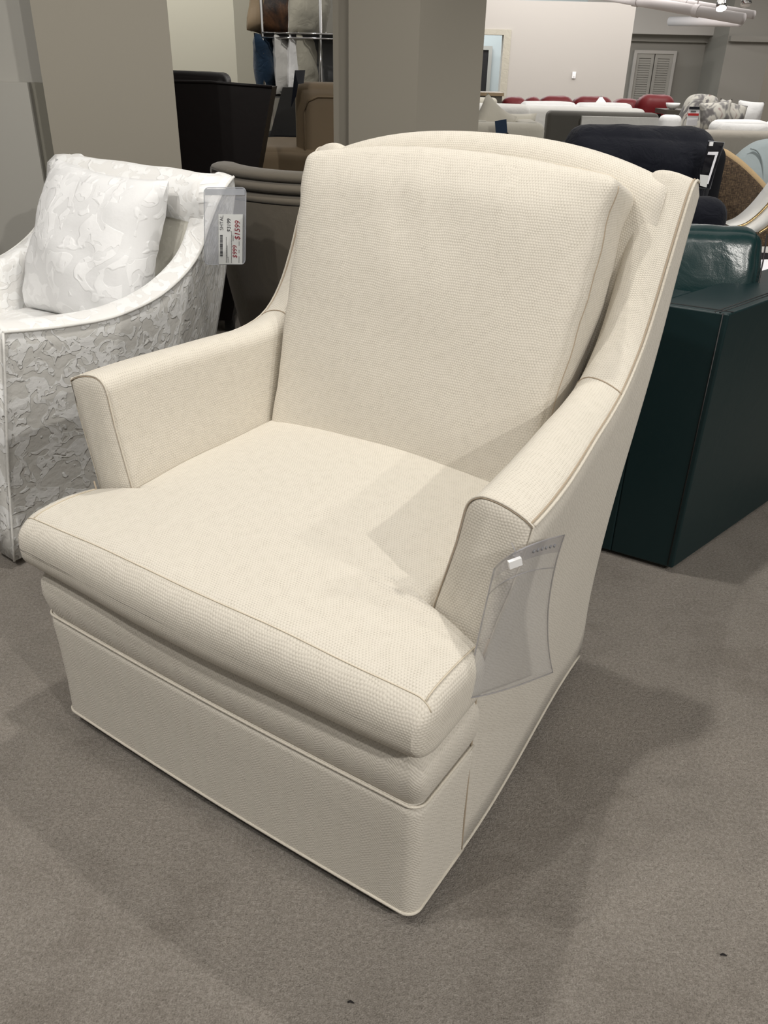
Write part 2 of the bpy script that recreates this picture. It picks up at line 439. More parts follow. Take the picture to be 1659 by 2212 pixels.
for s in (1, -1):
    rings, seam = arm_shell(s, T, Bp, xo, .080, .028, .020, extra=.014)
    # domed front panel
    r0 = rings[0]; cx = sum(p.x for p in r0) / len(r0)
    caps = []
    for k, (q, dy) in enumerate(((.86, -.004), (.55, -.008))):
        nr = []
        for p in r0:
            xc = s * (xo(p.y, p.z) - .043)
            nr.append(Vector((xc + (p.x - xc) * q, p.y + dy, p.z - (.04 * (1 - q) if p.z > .58 else 0))))
        caps.append(nr)
    P = [caps[1], caps[0]] + rings
    nj = len(r0)
    a = grid_uv_obj('arm', P, ['cream_herringbone', 'cream_weave'], chair, closej=True, caps=[tuple(range(nj)), tuple((len(P) - 1) * nj + j for j in range(nj))])
    ul = a.data.uv_layers[0]
    for p in a.data.polygons:
        outer = p.normal.x * s > .6 and all(v_ % nj <= 12 for v_ in p.vertices)
        p.material_index = 0 if outer else 1
        front = p.center.y < .17 and p.normal.y < -.5
        for li in p.loop_indices:
            c_ = a.data.vertices[a.data.loops[li].vertex_index].co
            if front: ul.data[li].uv = (c_.x, c_.z)
            elif abs(p.normal.x) > .6: ul.data[li].uv = (c_.y + .35 * c_.z * (c_.z > 9), c_.z)
    # welt along the outside seam, and the seam around the front panel
    MB().tube(seam, .0024).build('arm_welt', 'cream_welt', a)
    MB().tube([p + Vector((-s * .0045, -.001, .0016)) for p in seam], .0014, 6).build('seam_stitching', 'seam_thread', a)
    fr = [p + Vector((0, -.0012, .0)) for p in r0 if p.z > .34]
    MB().tube(fr, .0016, 6).build('front_panel_welt', 'cream_welt', a)
    MB().tube([p + Vector((0, -.0022, -.002)) for p in r0[12:] if p.z > .34], .0009, 5).build('front_panel_stitching', 'seam_thread', a)
    # vertical closing seam where the arm meets the front skirt
    MB().tube([(s * (xo(.145, z) + .0005), .145, z) for z in [.03 + .42 * k / 16 for k in range(17)]], .0016, 6).build('side_seam', 'seam_thread', a)
    # wing crease seam, where the arm panel ends
    k0 = 18
    cr = [p + Vector((0, 0, .0008)) for p in rings[k0][12:24]]
    MB().tube(cr, .0012, 5).build('wing_seam', 'seam_thread', a)
    MB().tube([(s * (xo(p.x, p.y) + .0005), p.x, p.y) for p in catmull([(c[0], c[1], 0) for c in Bp[:6]], 24)], .0026).build('hem_welt', 'cream_welt', a)
# skirt + front rail (C-shaped wrap in front of the arms)
def wrap(zs, r=.022, y1=.147):
    """zs: list of (z, outset)"""
    P = []
    for z, o in zs:
        w = hw + o; row = []
        row.append(Vector((-w, y1, z)))
        for k in range(4): row.append(Vector((-w, y1 + (r - y1) * (k + 1) / 4 - o * 0, z)))
        for k in range(1, 7):
            a_ = PI / 2 * k / 6; row.append(Vector((-w + r - r * cos(a_), r - r * sin(a_) - o, z)))
        for k in range(1, 25):
            t_ = k / 25; x = (-w + r) + (2 * w - 2 * r) * t_
            row.append(Vector((x, -o - .006 * sin(PI * t_), z)))
        for k in range(0, 7):
            a_ = PI / 2 * k / 6; row.append(Vector((w - r + r * sin(a_), r - r * cos(a_) - o, z)))
        for k in range(4): row.append(Vector((w, r + (y1 - r) * (k + 1) / 4, z)))
        P.append(row)
    return P
sk = grid_uv_obj('skirt', wrap([(.03, .001), (.10, .0), (.18, .001), (.235, .003), (.252, .001), (.2525, -.015)]), 'cream_herringbone', chair, swap=True)
MB().tube(wrap([(.030, .0015)])[0], .0026).build('hem_welt', 'cream_welt', sk)
MB().tube(wrap([(.253, .0025)])[0], .0022).build('skirt_welt', 'cream_welt', sk)
zr = [(.253, -.002), (.27, .004), (.295, .008), (.32, .007), (.336, .0), (.345, -.012)]
fr = grid_uv_obj('front_rail', wrap(zr) + [[Vector((p.x * .9, .06 + (p.y) * .6, .350)) for p in wrap([(.345, -.03)])[0]]], 'cream_herringbone', chair, swap=True)
# corner tuck in the front rail
for s in (1, -1):
    MB().tube([(s * (hw - .012), .012, .338), (s * (hw - .001), .003, .318), (s * (hw + .002), .004, .305)], .0011, 5).build('corner_tuck', 'seam_thread', fr)
# deck under the cushion and swivel base
MB().box((-hw + .09, .02, .05), (hw - .09, .66, .352)).build('seat_deck', 'cream_welt', chair, smooth=False)
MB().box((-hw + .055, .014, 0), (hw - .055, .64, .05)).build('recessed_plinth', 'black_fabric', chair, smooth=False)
# backrest between the wings, arched top
P = []
nx = 30
for i in range(nx + 1):
    x = -.352 + .704 * i / nx
    zt = 1.014 - .052 * abs(x / .34) ** 2.4
    yb = lambda z: .712 if z < .45 else .712 + (z - .45) * .235
    row = []
    for k in range(14):
        z = .06 + (zt - .045 - .06) * k / 13; row.append(Vector((x, yb(z) - .068, z)))
    rr = .042; zc = zt - rr
    for k in range(1, 9):
        a_ = PI * k / 8.5; row.append(Vector((x, yb(zc) - .036 - .036 * cos(a_) + .006, zc + rr * sin(a_))))
    for k in range(14):
        z = zc + (.04 - zc) * k / 13; row.append(Vector((x, yb(z) - .001 + (.0), z)))
    P.append(row)
back = grid_uv_obj('backrest', P, 'cream_weave', chair, closej=True, caps=[tuple(range(len(P[0]))), tuple(nx * len(P[0]) + j for j in range(len(P[0])))])
# loose back cushion
ang = R(-17.5)
CW, CT, CH = .596, .125, .556
def bc(x, y, z):  # cushion local -> chair
    Mx = Matrix.Translation((-.004, .6325, .690)) @ Matrix.Rotation(ang, 4, 'X'); return Mx @ Vector((x, y, z))
P = []
rr = .03; hx, hy, hz = CW / 2, CT / 2, CH / 2
nz_, nxx = 34, 40
def bcs(a, b, d):
    p = Vector((a * hx, b * hy, d * hz))
    return p
bcush = None
def back_cushion():
    mb = MB()
    def ticks(h, n):
        k = rr / h
        return [-1 + k * (1 - cos(PI / 2 * i / 4)) for i in range(4)] + [-1 + k + (2 - 2 * k) * i / n for i in range(n + 1)] + [1 - k * (1 - cos(PI / 2 * i / 4)) for i in reversed(range(4))]
    tx, ty, tz = ticks(hx, 30), ticks(hy, 6), ticks(hz, 26)
    def f(a, b, d):
        p = Vector((a * hx, b * hy, d * hz)); r = .02
        q = Vector((max(-hx + r, min(hx - r, p.x)), max(-hy + r, min(hy - r, p.y)), max(-hz + r, min(hz - r, p.z))))
        v = p - q
        if v.length > 1e-9: p = q + v.normalized() * r
        w = max(0, 1 - a * a) ** .55 * max(0, 1 - d * d) ** .55
        if b < 0: p.y += .028 * w * b
        else: p.y += .006 * w * b
        # boxing bulges a little, corners stay pulled out
        if d > 0: p.z += .026 * d * (1 - a * a) ** .8 * (1 - .2 * b)
        p.x *= 1 + .042 * d - .010 * (1 - d * d)
        if b < 0: p.y += .020 * sm(.72, 1, d) * (1 - a ** 4)
        # lazy fabric creases at top centre
        if b < 0 or d > .8:
            k = Vector((p.x * 16 + p.z * 9, 3.1, p.z * 3))
            g = math.exp(-((p.x + .02) / .13) ** 2) * sm(.02, .24, p.z)
            p.y += noise.noise(k) * .007 * g
        k = Vector((p.x * 7, p.y * 7, p.z * 7)); nv = noise.noise_vector(k)
        p += nv * .0035
        if abs(a) > .97 : p.x += noise.noise(Vector((3, p.y * 14, p.z * 16))) * .005
        return bc(p.x, p.y, p.z)
    for s in (-1, 1):
        mb.grid([[f(a, b, s) for b in ty] for a in tx])
        mb.grid([[f(a, s, d) for d in tz] for a in tx])
        mb.grid([[f(s, b, d) for d in tz] for b in ty])
    o = mb.build('back_cushion', 'cream_weave', chair)
    # seam where the face meets the boxing: 8 mm inside the front face on all four sides
    k = .020 / hy; bb = -1 + k
    loop = [f(1, bb, d) for d in tz[3:-3]]
    def outw(p): return p
    MB().tube([f(1.0, bb, d) for d in tz[2:-2]], .0015, 5).build('cushion_seam', 'seam_thread', o)
    MB().tube([f(-1.0, bb, d) for d in tz[2:-2]], .0012, 5).build('cushion_seam', 'seam_soft', o)
    MB().tube([f(a, bb, 1) for a in tx[-10:-2]], .0012, 5).build('cushion_seam', 'seam_soft', o)
    return o
back_cushion()
# T-shaped seat cushion
def seat_cushion():
    rows = []
    zb, zt = .345, .450
    W1, W2 = hw + .018, hw - .082
    def W(y): return W2 + (W1 - W2) * (1 - sm(.128, .158, y))
    ys = []
    r = .034
    y0 = -.016
    for k in range(6): ys.append((y0 + r * (1 - cos(PI / 2 * k / 6)) * 1.0, r * (1 - sin(PI / 2 * k / 6))))
    ys = [(y0 + r * (1 - cos(PI / 2 * k / 6)), r * (1 - sin(PI / 2 * k / 6))) for k in range(7)]
    ys += [(y0 + r + (.118 - y0 - r) * k / 10, 0) for k in range(1, 11)]
    ys += [(.118 + .05 * k / 10, 0) for k in range(1, 11)]
    ys += [(.168 + .44 * k / 16, 0) for k in range(1, 17)]
    def section(y, ins, shrinkz=1):
        w = W(y) - ins * .55; a, b = zb + ins, zt - ins
        mid = (a + b) / 2; a = mid + (a - mid) * shrinkz; b = mid + (b - mid) * shrinkz
        rc = max(.002, min((r if y < .16 else .022) - ins, (b - a) / 2 - .0005))
        pts = []
        # counter-clockwise from bottom-left
        for k in range(21): pts.append((-w + rc + (2 * w - 2 * rc) * k / 20, a))
        for k in range(1, 6): t = -PI / 2 + PI / 2 * k / 6; pts.append((w - rc + rc * cos(t), a + rc + rc * sin(t)))
        for k in range(4): pts.append((w, a + rc + (b - a - 2 * rc) * k / 3))
        for k in range(1, 6): t = PI / 2 * k / 6; pts.append((w - rc + rc * cos(t), b - rc + rc * sin(t)))
        for k in range(21): pts.append((w - rc - (2 * w - 2 * rc) * k / 20, b))
        for k in range(1, 6): t = PI / 2 + PI / 2 * k / 6; pts.append((-w + rc + rc * cos(t), b - rc + rc * sin(t)))
        for k in range(4): pts.append((-w, b - rc - (b - a - 2 * rc) * k / 3))
        for k in range(1, 6): t = PI + PI / 2 * k / 6; pts.append((-w + rc + rc * cos(t), a + rc + rc * sin(t)))
        out = []
        for x, z in pts:
            tz = (z - zb) / (zt - zb)
            xn = min(1, abs(x) / (W2 + .012 + (W1 - W2) * .55))
            cy = sm(-.12, .40, y) * (1 - .2 * sm(.42, .62, y))
            zz = z + max(0, tz) * (.040 * (1 - xn ** 2.6) * cy + .012 * (1 - xn ** 4))
            # ears droop slightly and the cushion dips where the arm presses on it
            ear = sm(.30, .40, abs(x)) * (1 - sm(.13, .16, y))
            zz += max(0, tz) * ear * (.010 * sin(PI * max(0, min(1, (y + .03) / .17))) - .004)
            yy = y - .016 * (1 - xn ** 2) * (1 - sm(-.03, .1, y)) - .012 * math.sin(PI * max(0, min(1, tz))) * (1 - sm(-.03, .03, y))
            k = Vector((x * 6, y * 6, z * 6)); nv = noise.noise_vector(k) * .004
            # short creases running in from the right arm's corner
            g = math.exp(-((x - .25) / .05) ** 2 - ((y - .17) / .05) ** 2) * max(0, tz)
            zz += g * .004 * sin((x * .6 + y) * 260)
            out.append(Vector((x, yy, zz)) + nv)
        return out
    for q_ in (.02, .25, .5, .75): rows.append(section(ys[0][0] - .0005, r, q_))
    for y, ins in ys: rows.append(section(y, ins))
    rows.append(section(.625, .03)); n_ = len(rows[0])
    o = grid_uv_obj('seat_cushion', rows, 'cream_weave', chair, closej=True, caps=[tuple(range(n_)), tuple((len(rows) - 1) * n_ + j for j in range(n_))], boxuv=True)
    # top front seam and the short seams across the ears
    fs = [p + Vector((0, -.0002, .0002)) for p in rows[8][31:58]]
    MB().tube(fs, .0010, 5).build('cushion_seam', 'seam_soft', o)
    for j, s in ((33, 1), (55, -1)):
        MB().tube([rows[i][j] + Vector((s * .0006, 0, .0006)) for i in range(8, 23)], .0012, 5).build('ear_seam', 'seam_soft', o)
    return o
seat_cushion()

# clear plastic tag sleeve hanging on the right arm
def tagsleeve():
    pins = [(1068, 1229), (1218, 1156), (1193, 1452), (1006, 1510)]
    t = thing('clear_tag_sleeve', 'empty clear plastic tag sleeve hanging from the front corner of the cream armchair arm', 'tag sleeve', A + Uv * hw, ua - PI)
    # local frame = chair frame; sleeve wraps the arm's front outer corner
    # rows from top to bottom, each row a curve from the front side round to the outer side (x, y, z)
    tl, tm, tr = Vector((.402, .156, .596)), Vector((.474, .172, .606)), Vector((.466, .262, .592))
    bl, bm_, br = Vector((.394, .036, .420)), Vector((.440, .150, .392)), Vector((.424, .236, .372))
    def q(a, b, c, t_):
        return a * (1 - t_) ** 2 + 2 * b * t_ * (1 - t_) + c * t_ * t_
    # computed by fitting corner pixels at the arm's depth
    c_ = []
    inv = Matrix.Rotation(-(ua - PI), 4, 'Z')
    org = A + Uv * hw
    def px(x, y, vloc=None, uloc=None):
        # point of the picture ray on a chair-local plane (y = vloc or x = uloc)
        d = RT * ((x - IW / 2) / FPX) - UP * ((y - IH / 2) / FPX) + FW
        o_ = inv @ (CAM - org); dd = inv @ d
        k = (vloc - o_.y) / dd.y if vloc is not None else (uloc - o_.x) / dd.x
        return o_ + dd * k
    PX = globals().setdefault('PX', px)
    TL, TM, TR = px(1068, 1228, vloc=.145), px(1128, 1186, uloc=.450), px(1219, 1156, uloc=.448)
    BL, BM, BR = px(1006, 1508, vloc=.085), px(1090, 1490, uloc=.418), px(1194, 1452, uloc=.414)
    ML, MM, MR = px(1036, 1365, vloc=.125), px(1105, 1330, uloc=.434), px(1184, 1320, uloc=.424)
    rows = []
    n = 20
    def through(a, m, b, t_):  # quadratic through three points
        return a * (2 * (t_ - .5) * (t_ - 1)) + m * (-4 * t_ * (t_ - 1)) + b * (2 * t_ * (t_ - .5))
    for i in range(n + 1):
        s_ = i / n; row = []
        for j in range(n + 1):
            t_ = j / n
            row.append(through(through(TL, TM, TR, t_), through(ML, MM, MR, t_), through(BL, BM, BR, t_), s_))
        rows.append(row)
    off = Vector((.0012, -.0012, 0))
    mb = MB(); mb.grid(rows)
    o = mb.build('vinyl_sleeve', 'clear_vinyl', t); sd = o.modifiers.new('s', 'SOLIDIFY'); sd.thickness = .0008
    edge = rows[0] + [r[-1] for r in rows[1:]] + list(reversed(rows[-1]))[1:] + [r[0] for r in reversed(rows[:-1])]
    MB().tube(edge, .0011, 6).build('welded_edge', 'clear_vinyl_edge', t)
    MB().grid([[p + off for p in r] for r in rows[:3]]).build('top_band', 'clear_vinyl_edge', t)
    MB().tube([p + off for p in rows[4]], .0007, 5).build('pocket_edge', 'clear_vinyl_edge', t)
    # embossed lettering bar, illegible
    for k in range(6):
        a0 = rows[1][13 + k]; MB().tube([a0 + off * 1.6 - Vector((0, .0015, .001)), a0 + off * 1.6 + Vector((0, .002, .0012))], .0013, 5).build('embossed_mark', 'ink_pouch', t)
    pm = rows[1][8] + Vector((.004, -.004, -.002))
    mbx = MB().box((-.008, -.0025, -.005), (.008, .0025, .005), Matrix.Translation(pm) @ Matrix.Rotation(R(50), 4, 'Z') @ Matrix.Rotation(R(-14), 4, 'Y'))
    f_ = mbx.build('fastener', 'white_plastic', t, smooth=False); f_['label'] = 'small white plastic fastener'
    MB().tube([pm, pm + Vector((-.004, .006, .012)), pm + Vector((-.012, .012, .017))], .0008, 5).build('fastener_loop', 'clear_vinyl_edge', f_)
tagsleeve()

# ================================================================== WHITE DAMASK CHAIR
wa = R(52.7)
Wv = Vector((cos(wa), sin(wa), 0)); Wr = Vector((sin(wa), -cos(wa), 0))   # back, right
w0 = Vector((-.930, 1.690, 0))           # floor point at the front of its right side plane
WW = .70
org = w0 + Wv * .06 - Wr * (WW / 2)
wchair = thing('damask_armchair', 'white scroll-patterned damask armchair with low swooping arms, left of the cream chair', 'armchair', org, wa - PI / 2)
whw = WW / 2
def wxo(y, z): return whw + .02 * sm(.2, .6, z)
winv = Matrix.Rotation(-(wa - PI / 2), 4, 'Z')
def wpx(x, y, uloc):
    d = RT * ((x - IW / 2) / FPX) - UP * ((y - IH / 2) / FPX) + FW
    o_ = winv @ (CAM - org); dd = winv @ d
    return o_ + dd * ((uloc - o_.x) / dd.x)
Tw = [wpx(x, y, whw + .02) for x, y in ((7, 719), (80, 713), (140, 706), (228, 691), (293, 668), (350, 637), (400, 592), (432, 545), (456, 476), (482, 415), (505, 382))]
Tw = [(p.y, p.z) for p in Tw]
backx = [wpx(x, y, whw + .02) for x, y in ((459, 734), (480, 600), (497, 500), (513, 395))]
ybt = backx[-1].y; ybb = wpx(459, 734, whw + .01).y
slope = (ybt - ybb) / (backx[-1].z - wpx(459, 734, whw + .01).z)
zb0 = wpx(459, 734, whw + .01).z
yfloor = ybb - slope * zb0 * .8
Bw = [(Tw[0][0] - .08 + (yfloor - Tw[0][0] + .08) * k / 5, .02) for k in range(6)] + [(yfloor + (ybt - yfloor) * f, .02 + (Tw[-1][1] - .03) * f) for f in (.22, .45, .68, .86, .965)]
for s in (1, -1):
    rings, seam = arm_shell(s, Tw, Bw, wxo, .085, .030, .016)
    nj = len(rings[0])
    mb = MB()
    a = grid_uv_obj('arm', rings, ['white_damask', 'white_damask_top'], wchair, closej=True, caps=[tuple(range(nj)), tuple((len(rings) - 1) * nj + j for j in range(nj))])
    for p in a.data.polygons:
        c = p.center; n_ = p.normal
        if p.normal.z > .25 or n_.x * s < -.3: p.material_index = 1  # upward and inner faces take the copy coloured as lit
    if abs(n_.x) > .6:
        for li in p.loop_indices:
            c_ = a.data.vertices[a.data.loops[li].vertex_index].co; a.data.uv_layers[0].data[li].uv = (c_.y, c_.z)
    MB().tube(seam, .0035).build('arm_welt', 'white_fabric', a)
    MB().tube([p + Vector((s * .001, -.001, 0)) for p in rings[0][:13]], .003).build('front_welt', 'white_fabric', a)
# back of the white chair
y1, z1 = Tw[-1]
ymid = Tw[-3][0]
def wback(z): return yfloor + (ybt - yfloor) * (z - .02) / (z1 - .02)
P = []
for i in range(25):
    x = -whw + .004 + (2 * whw - .008) * i / 24
    row = []
    for k in range(10): z = .1 + (z1 - .12 - .1) * k / 9; row.append(Vector((x, wback(z) - .07, z)))
    row += [Vector((x, wback(z1) - .10, z1 - .112)), Vector((x, wback(z1) - .118, z1 - .09)), Vector((x, wback(z1) - .12, z1 - .05)), Vector((x, wback(z1) - .11, z1 - .012)), Vector((x, wback(z1) - .08, z1 + .008)), Vector((x, wback(z1) - .05, z1 + .008)), Vector((x, wback(z1) - .01, z1 - .004))]
    for k in range(10): z = z1 - .02 + (.03 - z1 + .02) * k / 9; row.append(Vector((x, wback(z), z)))
    wv = noise.noise(Vector((x * 9, 1, 1))) * .006
    row = [p + Vector((0, wv, wv)) if 9 < q < 17 else p for q, p in enumerate(row)]
    P.append(row)
b = grid_uv_obj('backrest', P, ['white_damask_top', 'ivory_lining'], wchair, closej=True, caps=[tuple(range(len(P[0]))), tuple(24 * len(P[0]) + j for j in range(len(P[0])))])
for p in b.data.polygons:
    js = [v_ % len(P[0]) for v_ in p.vertices]
    if len(js) == 4 and max(js) <= 10: p.material_index = 1
# seat and front
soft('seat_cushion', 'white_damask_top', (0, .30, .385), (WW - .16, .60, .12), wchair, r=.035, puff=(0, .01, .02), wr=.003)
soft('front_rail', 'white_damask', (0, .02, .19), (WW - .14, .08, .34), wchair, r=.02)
mb = MB()
for sx in (-1, 1):
    for sy in (.06, .60): mb = MB().box((sx * (whw - .06) - .02, sy, 0), (sx * (whw - .06) + .02, sy + .04, .03)); mb.build('foot', 'black_metal', wchair, smooth=False)
# pillow leaning on the white chair's back
pl = thing('damask_pillow', 'large white damask throw pillow leaning against the back of the white damask armchair', 'pillow', org + Wr * .02 + Wv * .53 + Vector((0, 0, .452)), wa - PI / 2)
def solve_pillow():
    # rest on the seat top, lean back
    pass
pillow('pillow_body', 'white_damask_pillow', (0, 0, .195), .50, .44, .19, pl, rot=(R(-22), R(2), R(0)), wr=.007, seed=4, pull=.075, wscale=8)
# price tag on the white chair
def textobj(name, s, mat, size, M, parent, bold=.0, shear=0):
    cu = bpy.data.curves.new(name, 'FONT'); cu.body = s; cu.size = size; cu.extrude = .00008; cu.offset = bold; cu.shear = shear
    tmp = bpy.data.objects.new('tmp', cu); col.objects.link(tmp)
    dg = bpy.context.evaluated_depsgraph_get(); me = bpy.data.meshes.new_from_object(tmp.evaluated_get(dg))
    bpy.data.objects.remove(tmp); me.transform(M)
    return link(name, me, mat, parent, smooth=False)
tl, tr, br_, bl = (442, 407), (531, 412), (529, 573), (441, 571)
Yt = 2.20
c = at(486, 490, Yt); wv_ = (at(531, 490, Yt) - at(442, 490, Yt)); hv_ = at(486, 407, Yt) - at(486, 573, Yt)
pw, ph = wv_.length, hv_.length
ex = wv_.normalized(); ez = hv_.normalized(); ey = ez.cross(ex).normalized()
tg = thing('price_tag', 'clear sleeve with handwritten white price card clipped to the white damask armchair', 'price tag', c)
Mt = Matrix(((ex.x, ey.x, ez.x, 0), (ex.y, ey.y, ez.y, 0), (ex.z, ey.z, ez.z, 0), (0, 0, 0, 1)))
rc = .012
def rrect(w, h, r, y=0):
    pts = []
    for cx_, cz_, a0 in ((w / 2 - r, h / 2 - r, 0), (-w / 2 + r, h / 2 - r, 90), (-w / 2 + r, -h / 2 + r, 180), (w / 2 - r, -h / 2 + r, 270)):
        for k in range(6): a_ = R(a0 + 90 * k / 5); pts.append(Vector((cx_ + r * cos(a_), y, cz_ + r * sin(a_))))
    pts.append(pts[0]); return pts
MB().prism([(p.x, p.z) for p in rrect(pw, ph, rc)[:-1]], .0008, Mt).build('sleeve', 'clear_sleeve', tg, smooth=False)
MB().tube([Mt @ p for p in rrect(pw, ph, rc)], .0012, 6).build('sleeve_rim', 'clear_sleeve_edge', tg)
MB().box((-pw / 2 + .003, -.002, ph / 2 - .018), (pw / 2 - .003, -.001, ph / 2 - .003), Mt).build('sleeve_seal', 'clear_sleeve_edge', tg, smooth=False)
# card: pixels 473..524 x 462..571
fx = lambda px_: (px_ - 486.5) / 89 * pw
fz = lambda py_: (490 - py_) / 166 * ph
card = MB().box((fx(473), -.0026, fz(572)), (fx(525), -.0020, fz(463)), Mt).build('price_card', 'paper', tg, smooth=False)
def trow(s, mat, px_base, py_start, size, bold=0, shear=0, nm='card_text'):
    # text running upwards: local x -> +z, local y -> -x
    M = Mt @ Matrix.Translation((fx(px_base), -.0028, fz(py_start))) @ Matrix(((0, -1, 0, 0), (0, 0, -1, 0), (1, 0, 0, 0), (0, 0, 0, 1)))
    return textobj(nm, s, mat, size, M, card, bold, shear)
k_ = pw / 89
trow('$1599', 'ink_red', 519, 519, 16 * k_, .00008, .2, 'red_price')
trow('$999', 'ink_red', 513, 559, 13.5 * k_, .00008, .2, 'red_price')
trow('$3199', 'ink_black', 499, 501, 11 * k_, .00015, .1, 'black_price')
trow('SHTAL', 'ink_black', 483, 497, 10.5 * k_, 0, 0, 'printed_word')
rb = random.Random(3); z_ = 555.0; bi = MB()
while z_ > 508:
    w_ = rb.choice((.5, .8, 1.3)); bi.box((fx(476), -.0029, fz(z_)), (fx(482), -.0026, fz(z_ - w_)), Mt); z_ -= w_ + rb.choice((.4, .6, .9))
bi.build('barcode', 'ink_black', card, smooth=False)
ln = MB()
for xx, a_, b_ in ((489, 569, 512), (491, 558, 530), (500.5, 569, 500), (504, 520, 508), (517, 569, 555), (517, 547, 540), (517, 531, 522), (493, 569, 556)):
    y_ = a_
    while y_ > b_:
        w_ = rb.uniform(.8, 2.5); ln.box((fx(xx), -.0029, fz(y_)), (fx(xx + 1.3), -.0026, fz(y_ - w_)), Mt); y_ -= w_ + .6
ln.build('small_print', 'ink_grey', card, smooth=False)

# ================================================================== TAUPE BARREL CHAIR
bc0 = Vector((-.17, 2.90, 0))
barrel = thing('barrel_chair', 'taupe velvet barrel chair with channelled rim between the white and cream chairs', 'armchair', bc0)
def ringsurf(prof, n=64, cx=0, cy=0, a0=0, a1=2 * PI):
    return [[Vector((cx + r * cos(a0 + (a1 - a0) * k / n), cy + r * sin(a0 + (a1 - a0) * k / n), z)) for k in range(n + 1)] for r, z in prof]
zt_ = at(575, 378, 2.46).z
def rimz(t, z, top):
    return z - (.30 * sm(-.35, .75, sin(t))) * sm(.4, top, z)
def barrelsurf(prof, n=64):
    return [[Vector((r * cos(2 * PI * k / n), r * sin(2 * PI * k / n), rimz(2 * PI * k / n, z, zt_))) for k in range(n + 1)] for r, z in prof]
MB().grid(barrelsurf([(.22, .03), (.30, .03), (.345, .25), (.385, .45), (.415, .62), (.43, zt_ - .12), (.432, zt_ - .085)])).build('shell', 'taupe_velvet', barrel)
for k, (r_, z_) in enumerate(((.435, zt_ - .075), (.432, zt_ - .043), (.42, zt_ - .014))):
    MB().grid([[Vector(((r_ - .045 + (.045) * cos(a)) * cos(t), (r_ - .045 + .045 * cos(a)) * sin(t), rimz(t, z_ + .017 * sin(a), zt_))) for t in [2 * PI * q / 64 for q in range(65)]] for a in [-PI + 2 * PI * j / 12 for j in range(13)]]).build('channel', 'taupe_velvet', barrel)
MB().grid(barrelsurf([(.34, zt_ - .02), (.33, .40), (.33, .39), (.0, .39)])).build('seat', 'taupe_velvet', barrel)
MB().tube([(0, 0, 0), (0, 0, .03)], .22, 32).build('swivel_base', 'black_metal', barrel, auto=30)

# ================================================================== DARK LEATHER CHAIR
Yd = 3.75
dl = at(345, 195, Yd); dr = at(588, 188, Yd); dbr = at(556, 372, Yd)
dchair = thing('dark_leather_armchair', 'near-black brown leather armchair with flared sides, seen from behind beside the left column', 'armchair', (dr.x - .45, Yd, 0))
dz = dr.z
sl = (dr.x - dbr.x) / (dr.z - dbr.z)
xr = lambda z: .45 - sl * (dz - z)
xl = lambda z: -.45 + sl * (dz - z)
MB().prism([(xl(.06), .06), (xr(.06), .06), (xr(dz), dz), (.2, dz + .012), (-.2, dz + .012), (xl(dz), dz)], .16).build('back_panel', 'dark_brown_leather', dchair, auto=35)
for s in (-1, 1):
    MB().add([(s * .16, .16, .06), (s * (xr(.06) - .08), .16, .06), (s * .36, .16, dz - .04), (s * .28, .16, dz - .04), (s * .14, .75, .06), (s * (xr(.06) - .14), .75, .06), (s * .26, .75, .72), (s * .18, .75, .72)], [(0, 1, 2, 3), (4, 5, 6, 7), (0, 1, 5, 4), (1, 2, 6, 5), (2, 3, 7, 6), (3, 0, 4, 7)]).build('arm', 'dark_brown_leather', dchair, smooth=False)
soft('back_cushion', 'dark_brown_leather', (-.12, .17, dz - .0), (.74, .16, .085), dchair, r=.04, puff=(0, 0, .01), wr=.012, wscale=6)
soft('seat_cushion', 'dark_brown_leather', (0, .46, .40), (.6, .6, .16), dchair, r=.04)
MB().tube([(xl(dz), -.002, dz), (-.2, -.002, dz + .012), (.2, -.002, dz + .012), (xr(dz), -.002, dz)], .006).build('top_welt', 'dark_brown_leather', dchair)
for sx in (-.2, .2):
    for sy in (.03, .6): MB().box((sx - .02, sy, 0), (sx + .02, sy + .04, .06)).build('foot', 'black_metal', dchair, smooth=False)

# ================================================================== TAN WING CHAIR
Yn = 4.6
p1 = at(634, 176, Yn); p2 = at(626, 345, Yn); pr = at(790, 176, Yn)
tanc = thing('tan_leather_chair', 'tan leather high-back chair with welted edges, partly hidden by the middle column', 'armchair', (p1.x + .42, Yn, 0))
X0 = -.42; zt2 = p1.z
mb = MB()
soft('back_panel', 'tan_leather', (0, .06, (zt2 + .35) / 2), (.84, .12, zt2 - .35), tanc, r=.055, n=10)
wl = [(X0 + .05, -.003, .42), (X0 + .05, -.003, zt2 - .14), (X0 + .07, -.003, zt2 - .085), (X0 + .12, -.003, zt2 - .065), (.36, -.003, zt2 - .065)]
MB().tube(wl, .006).build('welt', 'tan_leather', tanc)
soft('head_cushion', 'tan_leather', (.18, .15, zt2 + .0), (.58, .15, .16), tanc, r=.06, wr=.02, wscale=5)
soft('seat_cushion', 'tan_leather', (X0 - .10, .30, at(600, 322, 4.6).z - .07), (.62, .66, .15), tanc, r=.05, puff=(0, 0, .02), wr=.01)
soft('seat_base', 'tan_leather', (X0 - .02, .28, .29), (.80, .70, .42), tanc, r=.05, wr=.006)
for sx in (-.7, .3):
    for sy in (0, .55): MB().box((sx, sy, 0), (sx + .05, sy + .05, .10)).build('leg', 'black_metal', tanc, smooth=False)
tk = at(643, 152, Yn - .06); tk2 = at(630, 232, Yn - .06)
nt_ = thing('navy_hang_tag', 'dark navy tag hanging over the left corner of the tan leather chair', 'tag', (tk.x, Yn - .05, tk2.z))
